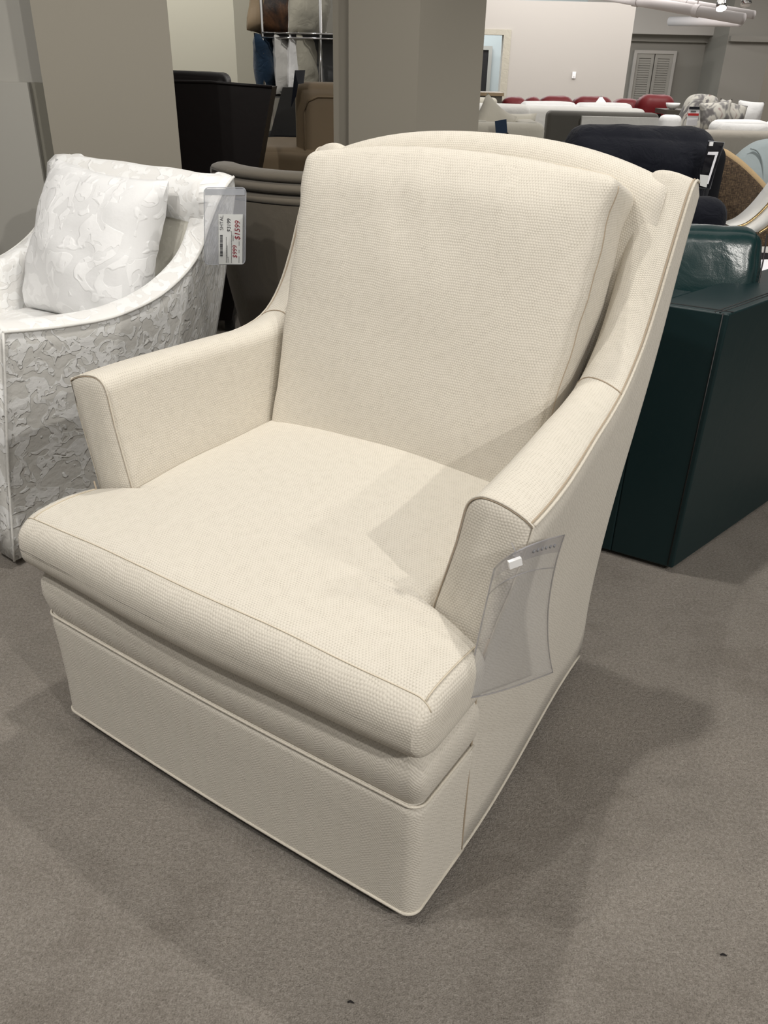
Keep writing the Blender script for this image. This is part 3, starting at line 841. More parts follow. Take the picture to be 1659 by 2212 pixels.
MB().add([(-.015, 0, tk.z - tk2.z), (.035, 0, tk.z - tk2.z + .002), (.027, -.01, tk.z - tk2.z - .055), (.0, -.01, tk.z - tk2.z - .06), (-.012, -.01, .05), (-.04, 0, 0)], [(0, 1, 2, 3, 4, 5)]).build('tag_card', 'dark_navy_card', nt_, smooth=False).modifiers.new('s', 'SOLIDIFY').thickness = .004

# charcoal chair further back
g0 = at(600, 188, 5.6); g1 = at(575, 292, 5.6)
gc = thing('charcoal_chair', 'charcoal grey slanted-back chair between the dark leather chair and the tan one', 'chair', (g0.x + .25, 5.6, 0))
MB().add([(-.22, 0, g0.z), (.35, 0, g0.z), (.35, .12, g0.z), (-.22, .12, g0.z), (-.31, 0, g1.z), (.35, 0, g1.z), (.35, .12, g1.z), (-.31, .12, g1.z)], [(0, 1, 5, 4), (1, 2, 6, 5), (2, 3, 7, 6), (3, 0, 4, 7), (0, 3, 2, 1), (4, 5, 6, 7)]).build('back_panel', 'charcoal_fabric', gc, auto=30)
soft('seat', 'black_fabric', (.0, .15, g1.z - .08), (.78, .6, .16), gc, r=.04)
MB().box((-.36, -.1, .12), (.36, .4, g1.z - .14)).build('base', 'charcoal_fabric', gc, smooth=False)
for sx in (-.33, .28):
    for sy in (-.08, .33): MB().box((sx, sy, 0), (sx + .05, sy + .05, .12)).build('leg', 'black_metal', gc, smooth=False)

# ================================================================== PILLOW RACK
Yr = 7.0
def X(px_, Y=Yr, py_=80): return at(px_, py_, Y).x
def Z(py_, Y=Yr, px_=640): return at(px_, py_, Y).z
ra = thing('chrome_rack', 'tall chrome shelving rack holding pillows against the far left wall', 'shelving rack', (X(630), Yr, 0))
rx0 = X(630)
xl_, xm_, xr_ = X(567) - rx0, X(692) - rx0, X(800) - rx0
for xx in (xl_, xm_, xr_):
    for yy in (0, .42):
        MB().tube([(xx, yy, 0), (xx, yy, 2.05)], .013, 12).build('post', 'chrome', ra)
for zz in (Z(72), Z(72) + .52, Z(196) - .02, .25):
    mb = MB(); mb.box((xl_, -.005, zz - .022), (xr_, .43, zz - .004)); mb.build('shelf', 'black_metal', ra, smooth=False)
    for yy in (-.012, .432):
        for dz_ in (0, -.03): MB().tube([(xl_, yy, zz + dz_), (xr_, yy, zz + dz_)], .006, 8).build('shelf_rail', 'chrome', ra)
def rackpillow(name, label, mat, pxc, pyc, w, h, t, rz, rx=0, ry=0, dy=.16, seed=1):
    c_ = at(pxc, pyc, Yr + dy)
    o = thing(name, label, 'pillow', (c_.x, Yr + dy, c_.z - h / 2))
    pillow('pillow_body', mat, (0, 0, h / 2), w, h, t, o, rot=(rx, ry, rz), n=12, wr=.01, seed=seed, edge=.006)
    return o
zs = Z(72)
rackpillow('throw_pillow', 'dark blue velvet pillow standing at the left end of the lower rack shelf', 'blue_velvet', 589, 138, .42, .43, .17, R(62), 0, R(-4), seed=2)
rackpillow('throw_pillow', 'off-white pillow next to the blue pillow on the rack', 'white_fabric', 624, 138, .40, .41, .14, R(66), seed=3)
rackpillow('throw_pillow', 'thin white pillow squeezed between off-white and linen pillows on the rack', 'bright_white_fabric', 650, 137, .38, .41, .12, R(70), seed=4)
rackpillow('throw_pillow', 'natural linen pillow at the right of the lower rack shelf beside the chrome post', 'natural_linen', 675, 137, .40, .41, .15, R(60), seed=5)
rackpillow('throw_pillow', 'grey pillow behind the chrome post of the rack', 'charcoal_fabric', 725, 135, .44, .40, .15, R(25), seed=9, dy=.2)
rackpillow('throw_pillow', 'sand pillow leaning at the left end of the upper rack shelf', 'tan_leather', 580, 16, .40, .42, .13, R(55), 0, R(14), seed=6)
rackpillow('throw_pillow', 'brown and black hide pillow on the upper rack shelf', 'brown_hide', 615, 12, .48, .44, .17, R(20), R(-8), R(10), seed=7)
rackpillow('throw_pillow', 'linen pillow with a piped edge on the upper rack shelf beside the post', 'natural_linen', 668, 14, .40, .44, .15, R(50), 0, R(8), seed=8)

# ================================================================== GREEN LEATHER SOFA
gcor = onz(1450, 1237, 0)
ga, gb = R(150), R(44)
Ga = Vector((cos(ga), sin(ga), 0)); Gb = Vector((cos(gb), sin(gb), 0))
gs = thing('green_leather_armchair', 'dark green leather club armchair with square stitched corners, at the right behind the cream chair', 'armchair', gcor)
GZ = .662
def slab(name, p0, d1, l1, d2, l2, z0, z1, mat, parent, bev=.012):
    vs = []
    for z in (z0, z1):
        for a, b in ((0, 0), (l1, 0), (l1, l2), (0, l2)): q = p0 + d1 * a + d2 * b; vs.append((q.x, q.y, z))
    o = MB().add(vs, [(0, 3, 2, 1), (4, 5, 6, 7), (0, 1, 5, 4), (1, 2, 6, 5), (2, 3, 7, 6), (3, 0, 4, 7)]).build(name, mat, parent, smooth=True)
    bv = o.modifiers.new('b', 'BEVEL'); bv.width = bev; bv.segments = 4; bv.limit_method = 'ANGLE'
    wn = o.modifiers.new('n', 'WEIGHTED_NORMAL')
    return o
O = Vector((0, 0, 0))
an = slab('arm', O + Ga * .16, Ga, .76, Gb, .17, .012, GZ, 'green_leather', gs, .004)
bn = slab('backrest', O, Gb, .97, Ga, .16, .012, GZ + .0, 'green_leather', gs, .005)
slab('seat_base', O + Ga * .16 + Gb * .17, Ga, .66, Gb, .78, .05, .34, 'green_leather', gs)
for k in range(1): slab('seat_cushion', O + Ga * .17 + Gb * (.18 + .84 * k), Ga, .66, Gb, .74, .34, .47, 'green_leather', gs, .03)
def stitch(p, q, parent, nm='stitched_seam', r=.0016): MB().tube([p, q], r, 5).build(nm, 'black_metal', parent)
dn = (Ga * -.0 + Gb * 0)
stitch(O + Ga * .012 - Gb * .001 + Vector((0, 0, .02)), O + Ga * .012 - Gb * .001 + Vector((0, 0, GZ)), an)
for off_ in (.02, .03):
    stitch(O + Ga * off_ + Gb * .0 + Vector((0, 0, GZ + .0005)), O + Ga * off_ + Gb * .97 + Vector((0, 0, GZ + .0005)), bn, r=.0012)
stitch(O + Gb * .02 + Vector((0, 0, GZ + .0005)), O + Gb * .02 + Ga * .92 + Vector((0, 0, GZ + .0005)), an, r=.0012)
mb = MB()
for a_, b_ in ((.06, .06), (.8, .06), (.06, .88), (.5, .85)):
    q = O + Ga * a_ + Gb * b_; MB().box((q.x - .02, q.y - .02, 0), (q.x + .02, q.y + .02, .03)).build('foot', 'black_metal', gs, smooth=False)
# pillow on the green sofa: spans px 1480..1645, y 480..640
pc = at(1478, 597, 2.16)
gp = thing('green_leather_pillow', 'glossy dark green leather pillow resting in the corner of the green leather armchair', 'pillow', (pc.x, 2.16, pc.z - .20))
soft('pillow_body', 'green_leather_pillow', (.0, 0, .19), (.33, .15, .26), gp, r=.04, puff=(.01, .02, .008), rot=(R(-12), R(0), R(-10)), wr=.006, wscale=7, n=18, seed=3)
MB().tube([Vector((.135, -.112, .07)), Vector((.148, -.108, .16)), Vector((.158, -.08, .26)), Vector((.17, -.04, .315))], .002, 5).build('piped_seam', 'black_metal', gp)
# paper on dark ottoman
pp = at(1640, 592, 2.75)
ot = thing('black_ottoman', 'black upholstered ottoman behind the green armchair at the right edge', 'ottoman', (pp.x + .22, 2.95, 0))
soft('ottoman_body', 'black_fabric', (0, 0, (pp.z) / 2), (.56, .5, pp.z - .02), ot, r=.03)
pa = tag(MB().box((-.12, -.1, 0), (.16, .12, .004), Matrix.Rotation(R(12), 4, 'Z')).build('paper_sheet', 'white_paper', None, smooth=False, loc=(pp.x + .08, 2.86, pp.z - .004)), 'white sheet of paper lying on the black ottoman', 'paper')

# ================================================================== NAVY CHAIR
Yv = 3.3
n1, n2, n3 = at(1222, 300, Yv), at(1540, 300, Yv), at(1568, 300, Yv)
nv = thing('navy_velvet_armchair', 'navy black velvet armchair with plump roll back cushion behind the cream chair', 'armchair', ((n1.x + n2.x) / 2, Yv, 0), R(-6))
wN = (n2.x - n1.x)
ztop = at(1300, 281, Yv).z
soft('back_cushion', 'navy_velvet', (0, .0, ztop - .17), (wN + .02, .24, .36), nv, r=.10, puff=(.0, .03, .01), wr=.014, wscale=6, n=22, seed=5)
soft('side_panel', 'black_fabric', (wN / 2 - .0, .20, .46), (.12, .42, .92 * ztop), nv, r=.05)
soft('side_panel', 'black_fabric', (-wN / 2 - .05, .20, .42), (.12, .42, .80 * ztop), nv, r=.05)
soft('back_panel', 'black_fabric', (0, .16, .47), (wN + .04, .14, .80), nv, r=.04)
soft('seat_cushion', 'navy_velvet', (.0, -.14, .42), (wN, .34, .18), nv, r=.06, puff=(0, .01, .02))
soft('front_rail', 'black_fabric', (0, -.12, .20), (wN - .02, .34, .28), nv, r=.03)
for sx in (-1, 1):
    for sy in (-.26, .3): MB().box((sx * wN * .42 - .02, sy, 0), (sx * wN * .42 + .02, sy + .04, .10)).build('leg', 'black_metal', nv, smooth=False)
# bolster seen at px 1512..1550, y 437..480
bo = at(1520, 462, 2.85)
bl_ = thing('charcoal_pillow', 'dark navy rounded pillow peeking over the green leather pillow', 'pillow', (bo.x, 2.85, bo.z - .1))
soft('pillow_body', 'navy_velvet', (-.04, 0, .08), (.22, .14, .15), bl_, r=.06, wr=.006)
# its tag
tc = at(1531, 365, Yv - .22)
nt2 = thing('navy_chair_tag', 'black framed plastic tag sleeve with white card on the navy armchair', 'price tag', tc)
q = [at(1530, 305, Yv - .22) - tc, at(1564, 308, Yv - .22) - tc, at(1533, 408, Yv - .22) - tc, at(1508, 405, Yv - .22) - tc]
MB().add([tuple(v) for v in q], [(0, 1, 2, 3)]).build('sleeve', 'black_sleeve', nt2, smooth=False).modifiers.new('s', 'SOLIDIFY').thickness = .003
MB().tube([q[0], q[1], q[2], q[3]], .0022, 6).build('sleeve_rim', 'clear_sleeve_edge', nt2)
def stripq(pts, nm, mat):
    v = [at(x, y, Yv - .228) - tc for x, y in pts]
    MB().add([tuple(k) for k in v], [tuple(range(len(v)))]).build(nm, mat, nt2, smooth=False).modifiers.new('s', 'SOLIDIFY').thickness = .001
stripq([(1530, 328), (1552, 328), (1550, 335), (1528, 334)], 'card_header', 'white_paper')
stripq([(1545, 335), (1550, 335), (1530, 398), (1526, 397)], 'card_border', 'white_paper')
stripq([(1512, 377), (1531, 379), (1526, 405), (1512, 401)], 'card_footer', 'paper')
MB().box((-.006, -.004, -.006), (.006, .004, .006), Matrix.Translation(at(1536, 311, Yv - .235) - tc)).build('fastener', 'white_plastic', nt2, smooth=False)

# ================================================================== TWEED CHAIR, TRIM CHAIR
Yw = 3.5
t0 = at(1560, 420, Yw)
tw = thing('tweed_chair', 'brown tweed curved-back chair with tan top edge, right of the navy armchair', 'chair', (t0.x, Yw, 0))
outline = [(1500, 350), (1560, 332), (1590, 345), (1625, 375), (1660, 412), (1690, 455), (1700, 520), (1690, 560), (1500, 560)]
pts = [(at(x, y, Yw).x - t0.x, at(x, y, Yw).z) for x, y in outline]
P = []
top = catmull([(a, b, 0) for a, b in pts[:7]], 30)
for i, p in enumerate(top):
    bow = .10 * ((p.x - .1) / .4) ** 2
    P.append([Vector((p.x, bow + .0, .30)), Vector((p.x, bow, (.3 + p.y) / 2)), Vector((p.x, bow, p.y - .015)), Vector((p.x - .004, bow + .02, p.y)), Vector((p.x - .01, bow + .07, p.y)), Vector((p.x - .01, bow + .09, p.y - .02)), Vector((p.x - .01, bow + .09, .30))])
MB().grid(P, True).build('shell', 'brown_tweed', tw)
MB().tube([Vector((p.x - .004, .10 * ((p.x - .1) / .4) ** 2 + .035, p.y - .002)) for p in top], .02, 10).build('top_edge', 'tweed_edge', tw)
soft('seat', 'brown_tweed', (.12, .36, .40), (.6, .55, .16), tw, r=.05)
for sx in (-.12, .36):
    for sy in (.12, .55): MB().box((sx, sy, 0), (sx + .04, sy + .04, .34)).build('leg', 'black_metal', tw, smooth=False)
# white leather curved chair with brass nails
Yx = 3.15
c0 = at(1640, 470, Yx)
tr_ = thing('nailhead_chair', 'white leather curved chair edge trimmed with brass nailheads, right edge below the tweed chair', 'chair', (c0.x, Yx, 0))
cv_ = catmull([at(x, y, Yx) - Vector((c0.x, Yx, 0)) for x, y in ((1585, 492), (1612, 482), (1638, 462), (1662, 436), (1690, 400))], 30)
cv2 = catmull([at(x, y, Yx) - Vector((c0.x, Yx, 0)) for x, y in ((1640, 502), (1655, 492), (1672, 478), (1690, 455), (1710, 430))], 30)
MB().grid([[a, a.lerp(b, .5) + Vector((0, -.02, 0)), b, b + Vector((.0, .12, 0)), a + Vector((0, .12, 0))] for a, b in zip(cv_, cv2)], True).build('shell_edge', 'white_fabric', tr_)
soft('seat', 'white_fabric', (.22, .25, .42), (.5, .5, .14), tr_, r=.04)
MB().tube([(.22, .25, 0), (.22, .25, .36)], .03, 12).build('pedestal', 'chrome', tr_)
MB().tube([(.22, .25, 0), (.22, .25, .02)], .2, 24).build('pedestal_base', 'chrome', tr_, auto=30)
nm_ = MB()
for cvv in (cv_, cv2):
    for i in range(60):
        t_ = i / 60 * 29; k = int(t_); p = cvv[k].lerp(cvv[k + 1], t_ - k) + Vector((0, -.006, 0))
        nm_.tube([p + Vector((0, .002, 0)), p + Vector((0, -.004, 0))], [.0055, .002], 6)
nmo = nm_.build('nailhead_trim', 'gold', tr_); nmo['kind'] = 'stuff'

# pale blue chair
Yp = 4.6
b0 = at(1640, 400, Yp)
pb = thing('pale_blue_chair', 'pale blue fabric tub chair at the right edge behind the tweed chair', 'chair', (b0.x, Yp, 0))
po = catmull([at(x, y, Yp) - Vector((b0.x, Yp, 0)) for x, y in ((1560, 400), (1592, 345), (1620, 318), (1655, 303), (1720, 300), (1790, 310))], 30)
MB().grid([[Vector((p.x, 0, .3)), Vector((p.x, -.03, (p.z + .3) / 2)), Vector((p.x, -.01, p.z - .03)), Vector((p.x, .05, p.z)), Vector((p.x, .11, p.z - .03)), Vector((p.x, .12, .3))] for p in po], True).build('shell', 'pale_blue_fabric', pb)
MB().tube(catmull([at(x, y, Yp) - Vector((b0.x, Yp + .02, 0)) for x, y in ((1618, 320), (1632, 325), (1642, 345), (1645, 380), (1640, 420))], 16), .004).build('inner_welt', 'pale_blue_fabric', pb)
soft('seat', 'pale_blue_fabric', (.3, .4, .38), (.8, .7, .16), pb, r=.05)
soft('base', 'pale_blue_fabric', (.3, .35, .19), (.8, .7, .24), pb, r=.03)
for sx in (0, .56):
    for sy in (.08, .6): MB().box((sx, sy, 0), (sx + .05, sy + .05, .09)).build('foot', 'black_metal', pb, smooth=False)

# ================================================================== FAR SOFAS
def sofa(name, label, mat, px0, px1, pytop, Y, depth=.9, cat='sofa', arm=.16, cushions=0, cmat=None, thick=.2, cush_h=.14, rz=0, ztop=None, feet=True, rise=.02, armh=.62):
    a_ = at(px0, pytop, Y); b_ = at(px1, pytop, Y); zt = (ztop or (a_.z + b_.z) / 2); w = b_.x - a_.x
    t = thing(name, label, cat, ((a_.x + b_.x) / 2, Y, 0), rz)
    soft('back_panel', mat, (0, thick / 2, (zt + .1) / 2), (w, thick, zt - .1), t, r=.04, n=10)
    for s in (-1, 1):
        soft('arm', mat, (s * (w / 2 - arm / 2), depth / 2 + .02, .1 + (min(zt, armh) - .1) / 2), (arm, depth - .06, min(zt, armh) - .1), t, r=.03, n=6)
    soft('seat_base', mat, (0, depth / 2, .24), (w - 2 * arm + .02, depth - .12, .28), t, r=.03, n=6)
    for k in range(cushions):
        cw = (w - 2 * arm + .1) / cushions
        soft('back_cushion', cmat or mat, (-w / 2 + arm - .05 + cw * (k + .5), thick + .06, zt + rise - cush_h), (cw - .006, .2, cush_h * 2), t, r=.045, puff=(0, .01, .008), n=8, wr=.006)
    for sx in (-1, 1):
        for sy in (.05, depth - .1): MB().box((sx * (w / 2 - .1) - .025, sy, 0), (sx * (w / 2 - .1) + .025, sy + .05, .10)).build('foot', 'black_metal', t, smooth=False)
    return t
# grey sofa with white seats shown above the tweed chair
sofa('grey_beige_sofa', 'beige-grey sofa with white top edge stretching off the right side, behind the navy armchair', 'light_beige_fabric', 1530, 1850, 287, 5.6, cushions=2, cmat='bright_white_fabric', cush_h=.10, rise=.05)
# cream sofa with pillows (left, beside the middle column)
sofa('cream_sofa', 'boxy cream sofa beside the middle column with two pillows', 'cream_fabric', 1020, 1180, 266, 5.2, arm=.12, thick=.14, armh=.9)
cp = at(1054, 222, 5.5)
o = thing('cream_throw_pillow', 'cream pillow with pointed corner standing at the left end of the cream sofa', 'pillow', (cp.x, 5.50, cp.z - .46))
pillow('pillow_body', 'cream_fabric', (0, 0, .25), .26, .46, .14, o, rot=(R(-6), R(30), R(25)), n=12, wr=.006)
cp = at(1105, 243, 5.7)
o = thing('cream_lumbar_pillow', 'wide cream lumbar pillow lying along the cream sofa', 'pillow', (cp.x, 5.70, cp.z - .30))
pillow('pillow_body', 'cream_fabric', (.0, 0, .16), .32, .28, .14, o, rot=(R(-6), 0, 0), n=12, wr=.004)
ph_ = at(1078, 277, 5.1)
o = thing('blue_card_holder', 'small blue card in a holder on the cream sofa arm', 'card holder', ph_)
M_ = Matrix.Rotation(R(-10), 4, 'Y')
MB().box((-.02, 0, -.03), (.045, .006, .04), M_).build('blue_card', 'blue_card', o, smooth=False)
MB().box((-.07, -.02, -.05), (.048, .02, -.03), M_).build('holder_base', 'black_metal', o, smooth=False)
# white sofa
sofa('white_sofa', 'long white sofa with two bright white cushions, in front of the red sofas', 'white_fabric', 1122, 1398, 233, 7.2, cushions=2, cmat='bright_white_fabric', thick=.22, cush_h=.10, rise=.025, arm=.1)
wsf = bpy.data.objects['white_sofa']; q0, q1_ = at(1015, 222, 7.0), at(1142, 225, 7.0)
soft('corner_back', 'white_fabric', ((q0.x + q1_.x) / 2 - wsf.location.x, -.25, (q0.z + .1) / 2), (q1_.x - q0.x, .22, q0.z - .1), wsf, r=.05, n=8)
soft('corner_seat', 'white_fabric', ((q0.x + q1_.x) / 2 - wsf.location.x, .2, .25), (q1_.x - q0.x, .75, .3), wsf, r=.05, n=8)
# dark console / sofa with white panel
k0, k1 = at(1183, 240, 6.2), at(1430, 240, 6.2)
k0 = at(1186, 240, 5.6); k1 = at(1430, 240, 5.6)
kw = k1.x - k0.x
ks = thing('dark_console', 'dark grey-brown framed sofa shell with a white upholstered panel, behind the navy armchair', 'sofa', ((k0.x + k1.x) / 2, 5.6, 0))
kz = k0.z
soft('frame', 'grey_sofa_fabric', (0, .08, (kz + .1) / 2), (kw, .12, kz - .1), ks, r=.03, n=6)
pA, pB = at(1258, 251, 5.59), at(1424, 251, 5.59)
MB().box((pA.x - (k0.x + k1.x) / 2, -.012, .35), (pB.x - (k0.x + k1.x) / 2, .03, pA.z)).build('upholstered_panel', 'white_fabric', ks, smooth=False)
for s in (-1, 1): soft('side_panel', 'grey_sofa_fabric', (s * (kw / 2 - .05), .45, .38), (.1, .7, .6), ks, r=.03, n=6)
soft('seat', 'grey_sofa_fabric', (0, .45, .3), (kw - .2, .65, .3), ks, r=.04, n=6)
for s in (-1, 1):
    for sy in (.05, .7): MB().box((s * (kw / 2 - .08) - .02, sy, 0), (s * (kw / 2 - .08) + .02, sy + .05, .12)).build('foot', 'black_metal', ks, smooth=False)
# red sectional
Yrd = 9.6
ra0, ra1 = at(1078, 235, Yrd), at(1458, 235, Yrd)
rs = thing('red_leather_sectional', 'deep red leather sectional sofa with six plump headrests, against the far wall', 'sofa', ((ra0.x + ra1.x) / 2, Yrd, 0))
rcx = (ra0.x + ra1.x) / 2
for i, (xa, xb, yt, dy) in enumerate(((1083, 1140, 208, 0), (1132, 1172, 208, .1), (1166, 1240, 206, .15), (1239, 1324, 207, .15), (1322, 1384, 212, .1), (1378, 1457, 213, -.25))):
    pa_, pb_ = at(xa, yt, Yrd + dy), at(xb, yt, Yrd + dy)
    soft('headrest', 'red_leather', ((pa_.x + pb_.x) / 2 - rcx, dy, pa_.z - .13), (pb_.x - pa_.x, .28, .26 if i < 5 else .34), rs, r=.10, wr=.01, n=8)
rw = ra1.x - ra0.x
soft('seat_base', 'red_leather', (0, .0, .36), (rw, .9, .50), rs, r=.06, n=8)
for s in (-1, 1): soft('arm', 'red_leather', (s * (rw / 2 - .1), -.1, .40), (.22, 1.0, .56), rs, r=.08, n=6)
for s in (-1, 1):
    for sy in (-.38, .35): MB().box((s * rw * .45 - .03, sy, 0), (s * rw * .45 + .03, sy + .06, .13)).build('foot', 'black_metal', rs, smooth=False)
wpp = at(1290, 218, 9.3)
o = thing('white_pointed_pillow', 'white pillow whose corner points up in front of the red sectional', 'pillow', (wpp.x, 9.1, wpp.z - .37))
pillow('pillow_body', 'bright_white_fabric', (0, 0, .20), .32, .32, .10, o, rot=(R(-6), R(42), 0), n=10)
# white ottoman/chair arcs at px 1430
o3 = sofa('white_tub_chair', 'white rounded tub chair just left of the floral armchair', 'bright_white_fabric', 1432, 1478, 249, 6.4, cat='armchair', arm=.08, thick=.12, depth=.7)
# floral slipcovered chair
Yf = 6.6
fa, fb = at(1468, 290, Yf), at(1560, 290, Yf)
fc = thing('floral_armchair', 'pale floral-print armchair with rounded high back, right of centre in the background', 'armchair', ((fa.x + fb.x) / 2, Yf, 0))
fpx = catmull([at(x, y, Yf) - Vector(((fa.x + fb.x) / 2, Yf, 0)) for x, y in ((1463, 285), (1476, 255), (1490, 222), (1505, 207), (1530, 204), (1550, 210), (1556, 225), (1560, 290))], 40)
MB().grid([[Vector((p.x, 0, .25)), Vector((p.x, -.02, p.z - .05)), Vector((p.x, .03, p.z)), Vector((p.x, .12, p.z)), Vector((p.x, .16, p.z - .05)), Vector((p.x, .16, .25))] for p in fpx], True).build('backrest', 'floral_linen', fc)
soft('seat', 'floral_linen', (.05, .45, .36), (.5, .6, .24), fc, r=.05, n=6)
MB().box((-.15, .02, 0), (.25, .7, .26)).build('skirt', 'floral_linen', fc, smooth=False)
ft = at(1497, 251, Yf - .12); o = thing('red_banded_tag', 'white hang tag with black header and red band on the floral armchair', 'price tag', ft)
hh_ = at(1497, 230, Yf - .12).z - at(1497, 271, Yf - .12).z; ww_ = at(1508, 250, Yf - .12).x - at(1485, 250, Yf - .12).x
MB().box((-ww_ / 2, 0, -hh_ / 2), (ww_ / 2, .004, hh_ / 2)).build('card', 'white_paper', o, smooth=False)
MB().box((-ww_ / 2, -.003, hh_ * .36), (ww_ / 2, .0, hh_ * .5)).build('header_band', 'ink_black', o, smooth=False)
MB().box((-ww_ / 2, -.003, hh_ * .03), (ww_ / 2, .0, hh_ * .15)).build('red_band', 'red_band', o, smooth=False)
MB().box((-ww_ * .3, -.003, hh_ * .22), (ww_ * .2, .0, hh_ * .29)).build('printed_line', 'ink_grey', o, smooth=False)
def bgpillow(name, label, mat, pxc, pyc, Y, wpx_, hpx, t, rz=0, ry=0, rx=R(-8), seed=1):
    c_ = at(pxc, pyc, Y); w = at(pxc + wpx_ / 2, pyc, Y).x - at(pxc - wpx_ / 2, pyc, Y).x; h = at(pxc, pyc - hpx / 2, Y).z - at(pxc, pyc + hpx / 2, Y).z
    o = thing(name, label, 'pillow', (c_.x, Y, c_.z - h / 2)); pillow('pillow_body', mat, (0, 0, h / 2), w, h, t, o, rot=(rx, ry, rz), n=12, wr=.004, seed=seed); return o
bgpillow('floral_pillow', 'floral-print square pillow leaning right of the floral armchair', 'floral_linen', 1545, 250, 6.3, 70, 64, .14, R(0), R(-6), seed=5)
bgpillow('floral_pillow', 'greyer floral-print pillow behind, next to the white pillow', 'floral_linen', 1577, 250, 6.45, 62, 62, .14, 0, R(10), seed=8)
bgpillow('white_square_pillow', 'plain white square pillow left of the grey pillar at the right edge', 'bright_white_fabric', 1617, 250, 6.6, 58, 62, .14, 0, R(4), seed=9)
# small dark side table with lamp-like white bowl beyond, px 1440..1470 y 215..240
tb = at(1462, 238, 8.6)
st = thing('low_dark_table', 'low dark table between the red sectional and the floral armchair', 'table', (tb.x, 8.6, 0))
MB().box((-.09, 0, tb.z - .04), (.22, .4, tb.z)).build('tabletop', 'grey_wood', st, smooth=False)
for sx in (-.08, .16):
    for sy in (.02, .34): MB().box((sx, sy, 0), (sx + .04, sy + .04, tb.z - .05)).build('leg', 'black_metal', st, smooth=False)
bw = thing('white_bowl', 'small white bowl on the low dark table', 'bowl', (tb.x + .0, 8.75, tb.z))
MB().grid(ringsurf([(.02, 0), (.045, .012), (.06, .03), (.066, .055), (.06, .055), (.04, .025), (0, .02)], 24)).build('bowl_body', 'white_plastic', bw)
# wooden sideboard by the doorway px 1045..1085, y 198..208
sb = at(1062, 200, 9.2)
s_ = thing('wooden_sideboard', 'brown wooden sideboard top left of the red sectional by the doorway', 'sideboard', (sb.x - .25, 9.2, 0))
MB().box((-.1, 0, sb.z - .03), (.375, .4, sb.z)).build('top', 'tan_leather', s_, smooth=False)
MB().box((-.08, .01, .1), (.36, .39, sb.z - .03)).build('cabinet_body', 'grey_wood', s_, smooth=False)
for sx in (-.06, .3): MB().box((sx, .03, 0), (sx + .04, .07, .1)).build('foot', 'black_metal', s_, smooth=False)
sofa('small_cream_chair', 'small cream chair behind the cream sofa next to the column', 'cream_fabric', 1025, 1076, 211, 8.4, cat='armchair', arm=.08, thick=.12, depth=.6)

# ================================================================== SETTING
def struct(o): o['kind'] = 'structure'; return o
FZ = MB().add([(-14, -6, 0), (22, -6, 0), (22, 30, 0), (-14, 30, 0)], [(0, 1, 2, 3)])
struct(FZ.build('floor', 'carpet', None, smooth=False))
CEIL = 3.3
struct(MB().box((-14, -6, CEIL), (22, 30, CEIL + .1)).build('ceiling', 'ceiling_paint', None, smooth=False))
# left column
cl = at(66, 0, 3.2); cl2 = at(118, 352, 3.2); cr2 = at(388, 340, 3.2)
xcl, xcr = (at(66, 0, 3.2).x + cl2.x) / 2, (at(357, 0, 3.3).x + at(388, 340, 3.3).x) / 2
vs = [Vector((xcl, 3.2, 0)), Vector((xcr, 3.32, 0)), Vector((xcr - .11, 3.72, 0)), Vector((xcl - .11, 3.60, 0))]
struct(MB().add([(v.x, v.y, 0) for v in vs] + [(v.x, v.y, CEIL) for v in vs], [(0, 3, 2, 1), (4, 5, 6, 7), (0, 1, 5, 4), (1, 2, 6, 5), (2, 3, 7, 6), (3, 0, 4, 7)]).build('wall_left_column', 'grey_paint', None, smooth=False))
struct(MB().box((-9, 3.32, 0), (xcl + .0, 3.6, CEIL)).build('wall_left', 'light_grey_paint', None, smooth=False))
pz = at(40, 178, 3.26).z
px1_ = at(62, 200, 3.26).x
struct(MB().box((-9, 3.26, 0), (px1_, 3.33, pz)).build('trim_1', 'light_grey_paint', None, smooth=False))
struct(MB().box((px1_, 3.295, 0), (px1_ + .05, 3.33, pz)).build('trim_2', 'caulk', None, smooth=False))
# back-left walls with a corner
yc = 7.9
xc = at(509, 100, yc).x
struct(MB().box((-9, yc, 0), (xc, yc + .2, CEIL)).build('wall_back_left', 'cream_paint', None, smooth=False))
q1 = Vector((xc, yc, 0)); q2 = Vector((at(567, 100, 8.6).x, 8.6, 0)); q3 = Vector((.5, 8.9, 0))
mb = MB()
def wallseg(a, b, z0, z1, t=.15):
    d = (b - a).normalized(); n_ = Vector((-d.y, d.x, 0)) * t
    vs = [a, b, b + n_, a + n_]
    return MB().add([(v.x, v.y, z0) for v in vs] + [(v.x, v.y, z1) for v in vs], [(0, 3, 2, 1), (4, 5, 6, 7), (0, 1, 5, 4), (1, 2, 6, 5), (2, 3, 7, 6), (3, 0, 4, 7)])
struct(wallseg(q1, q2, 0, CEIL).build('wall_back_corner', 'cream_paint', None, smooth=False))
struct(wallseg(q2, q3, 0, CEIL).build('wall_back_middle', 'far_grey_paint', None, smooth=False))
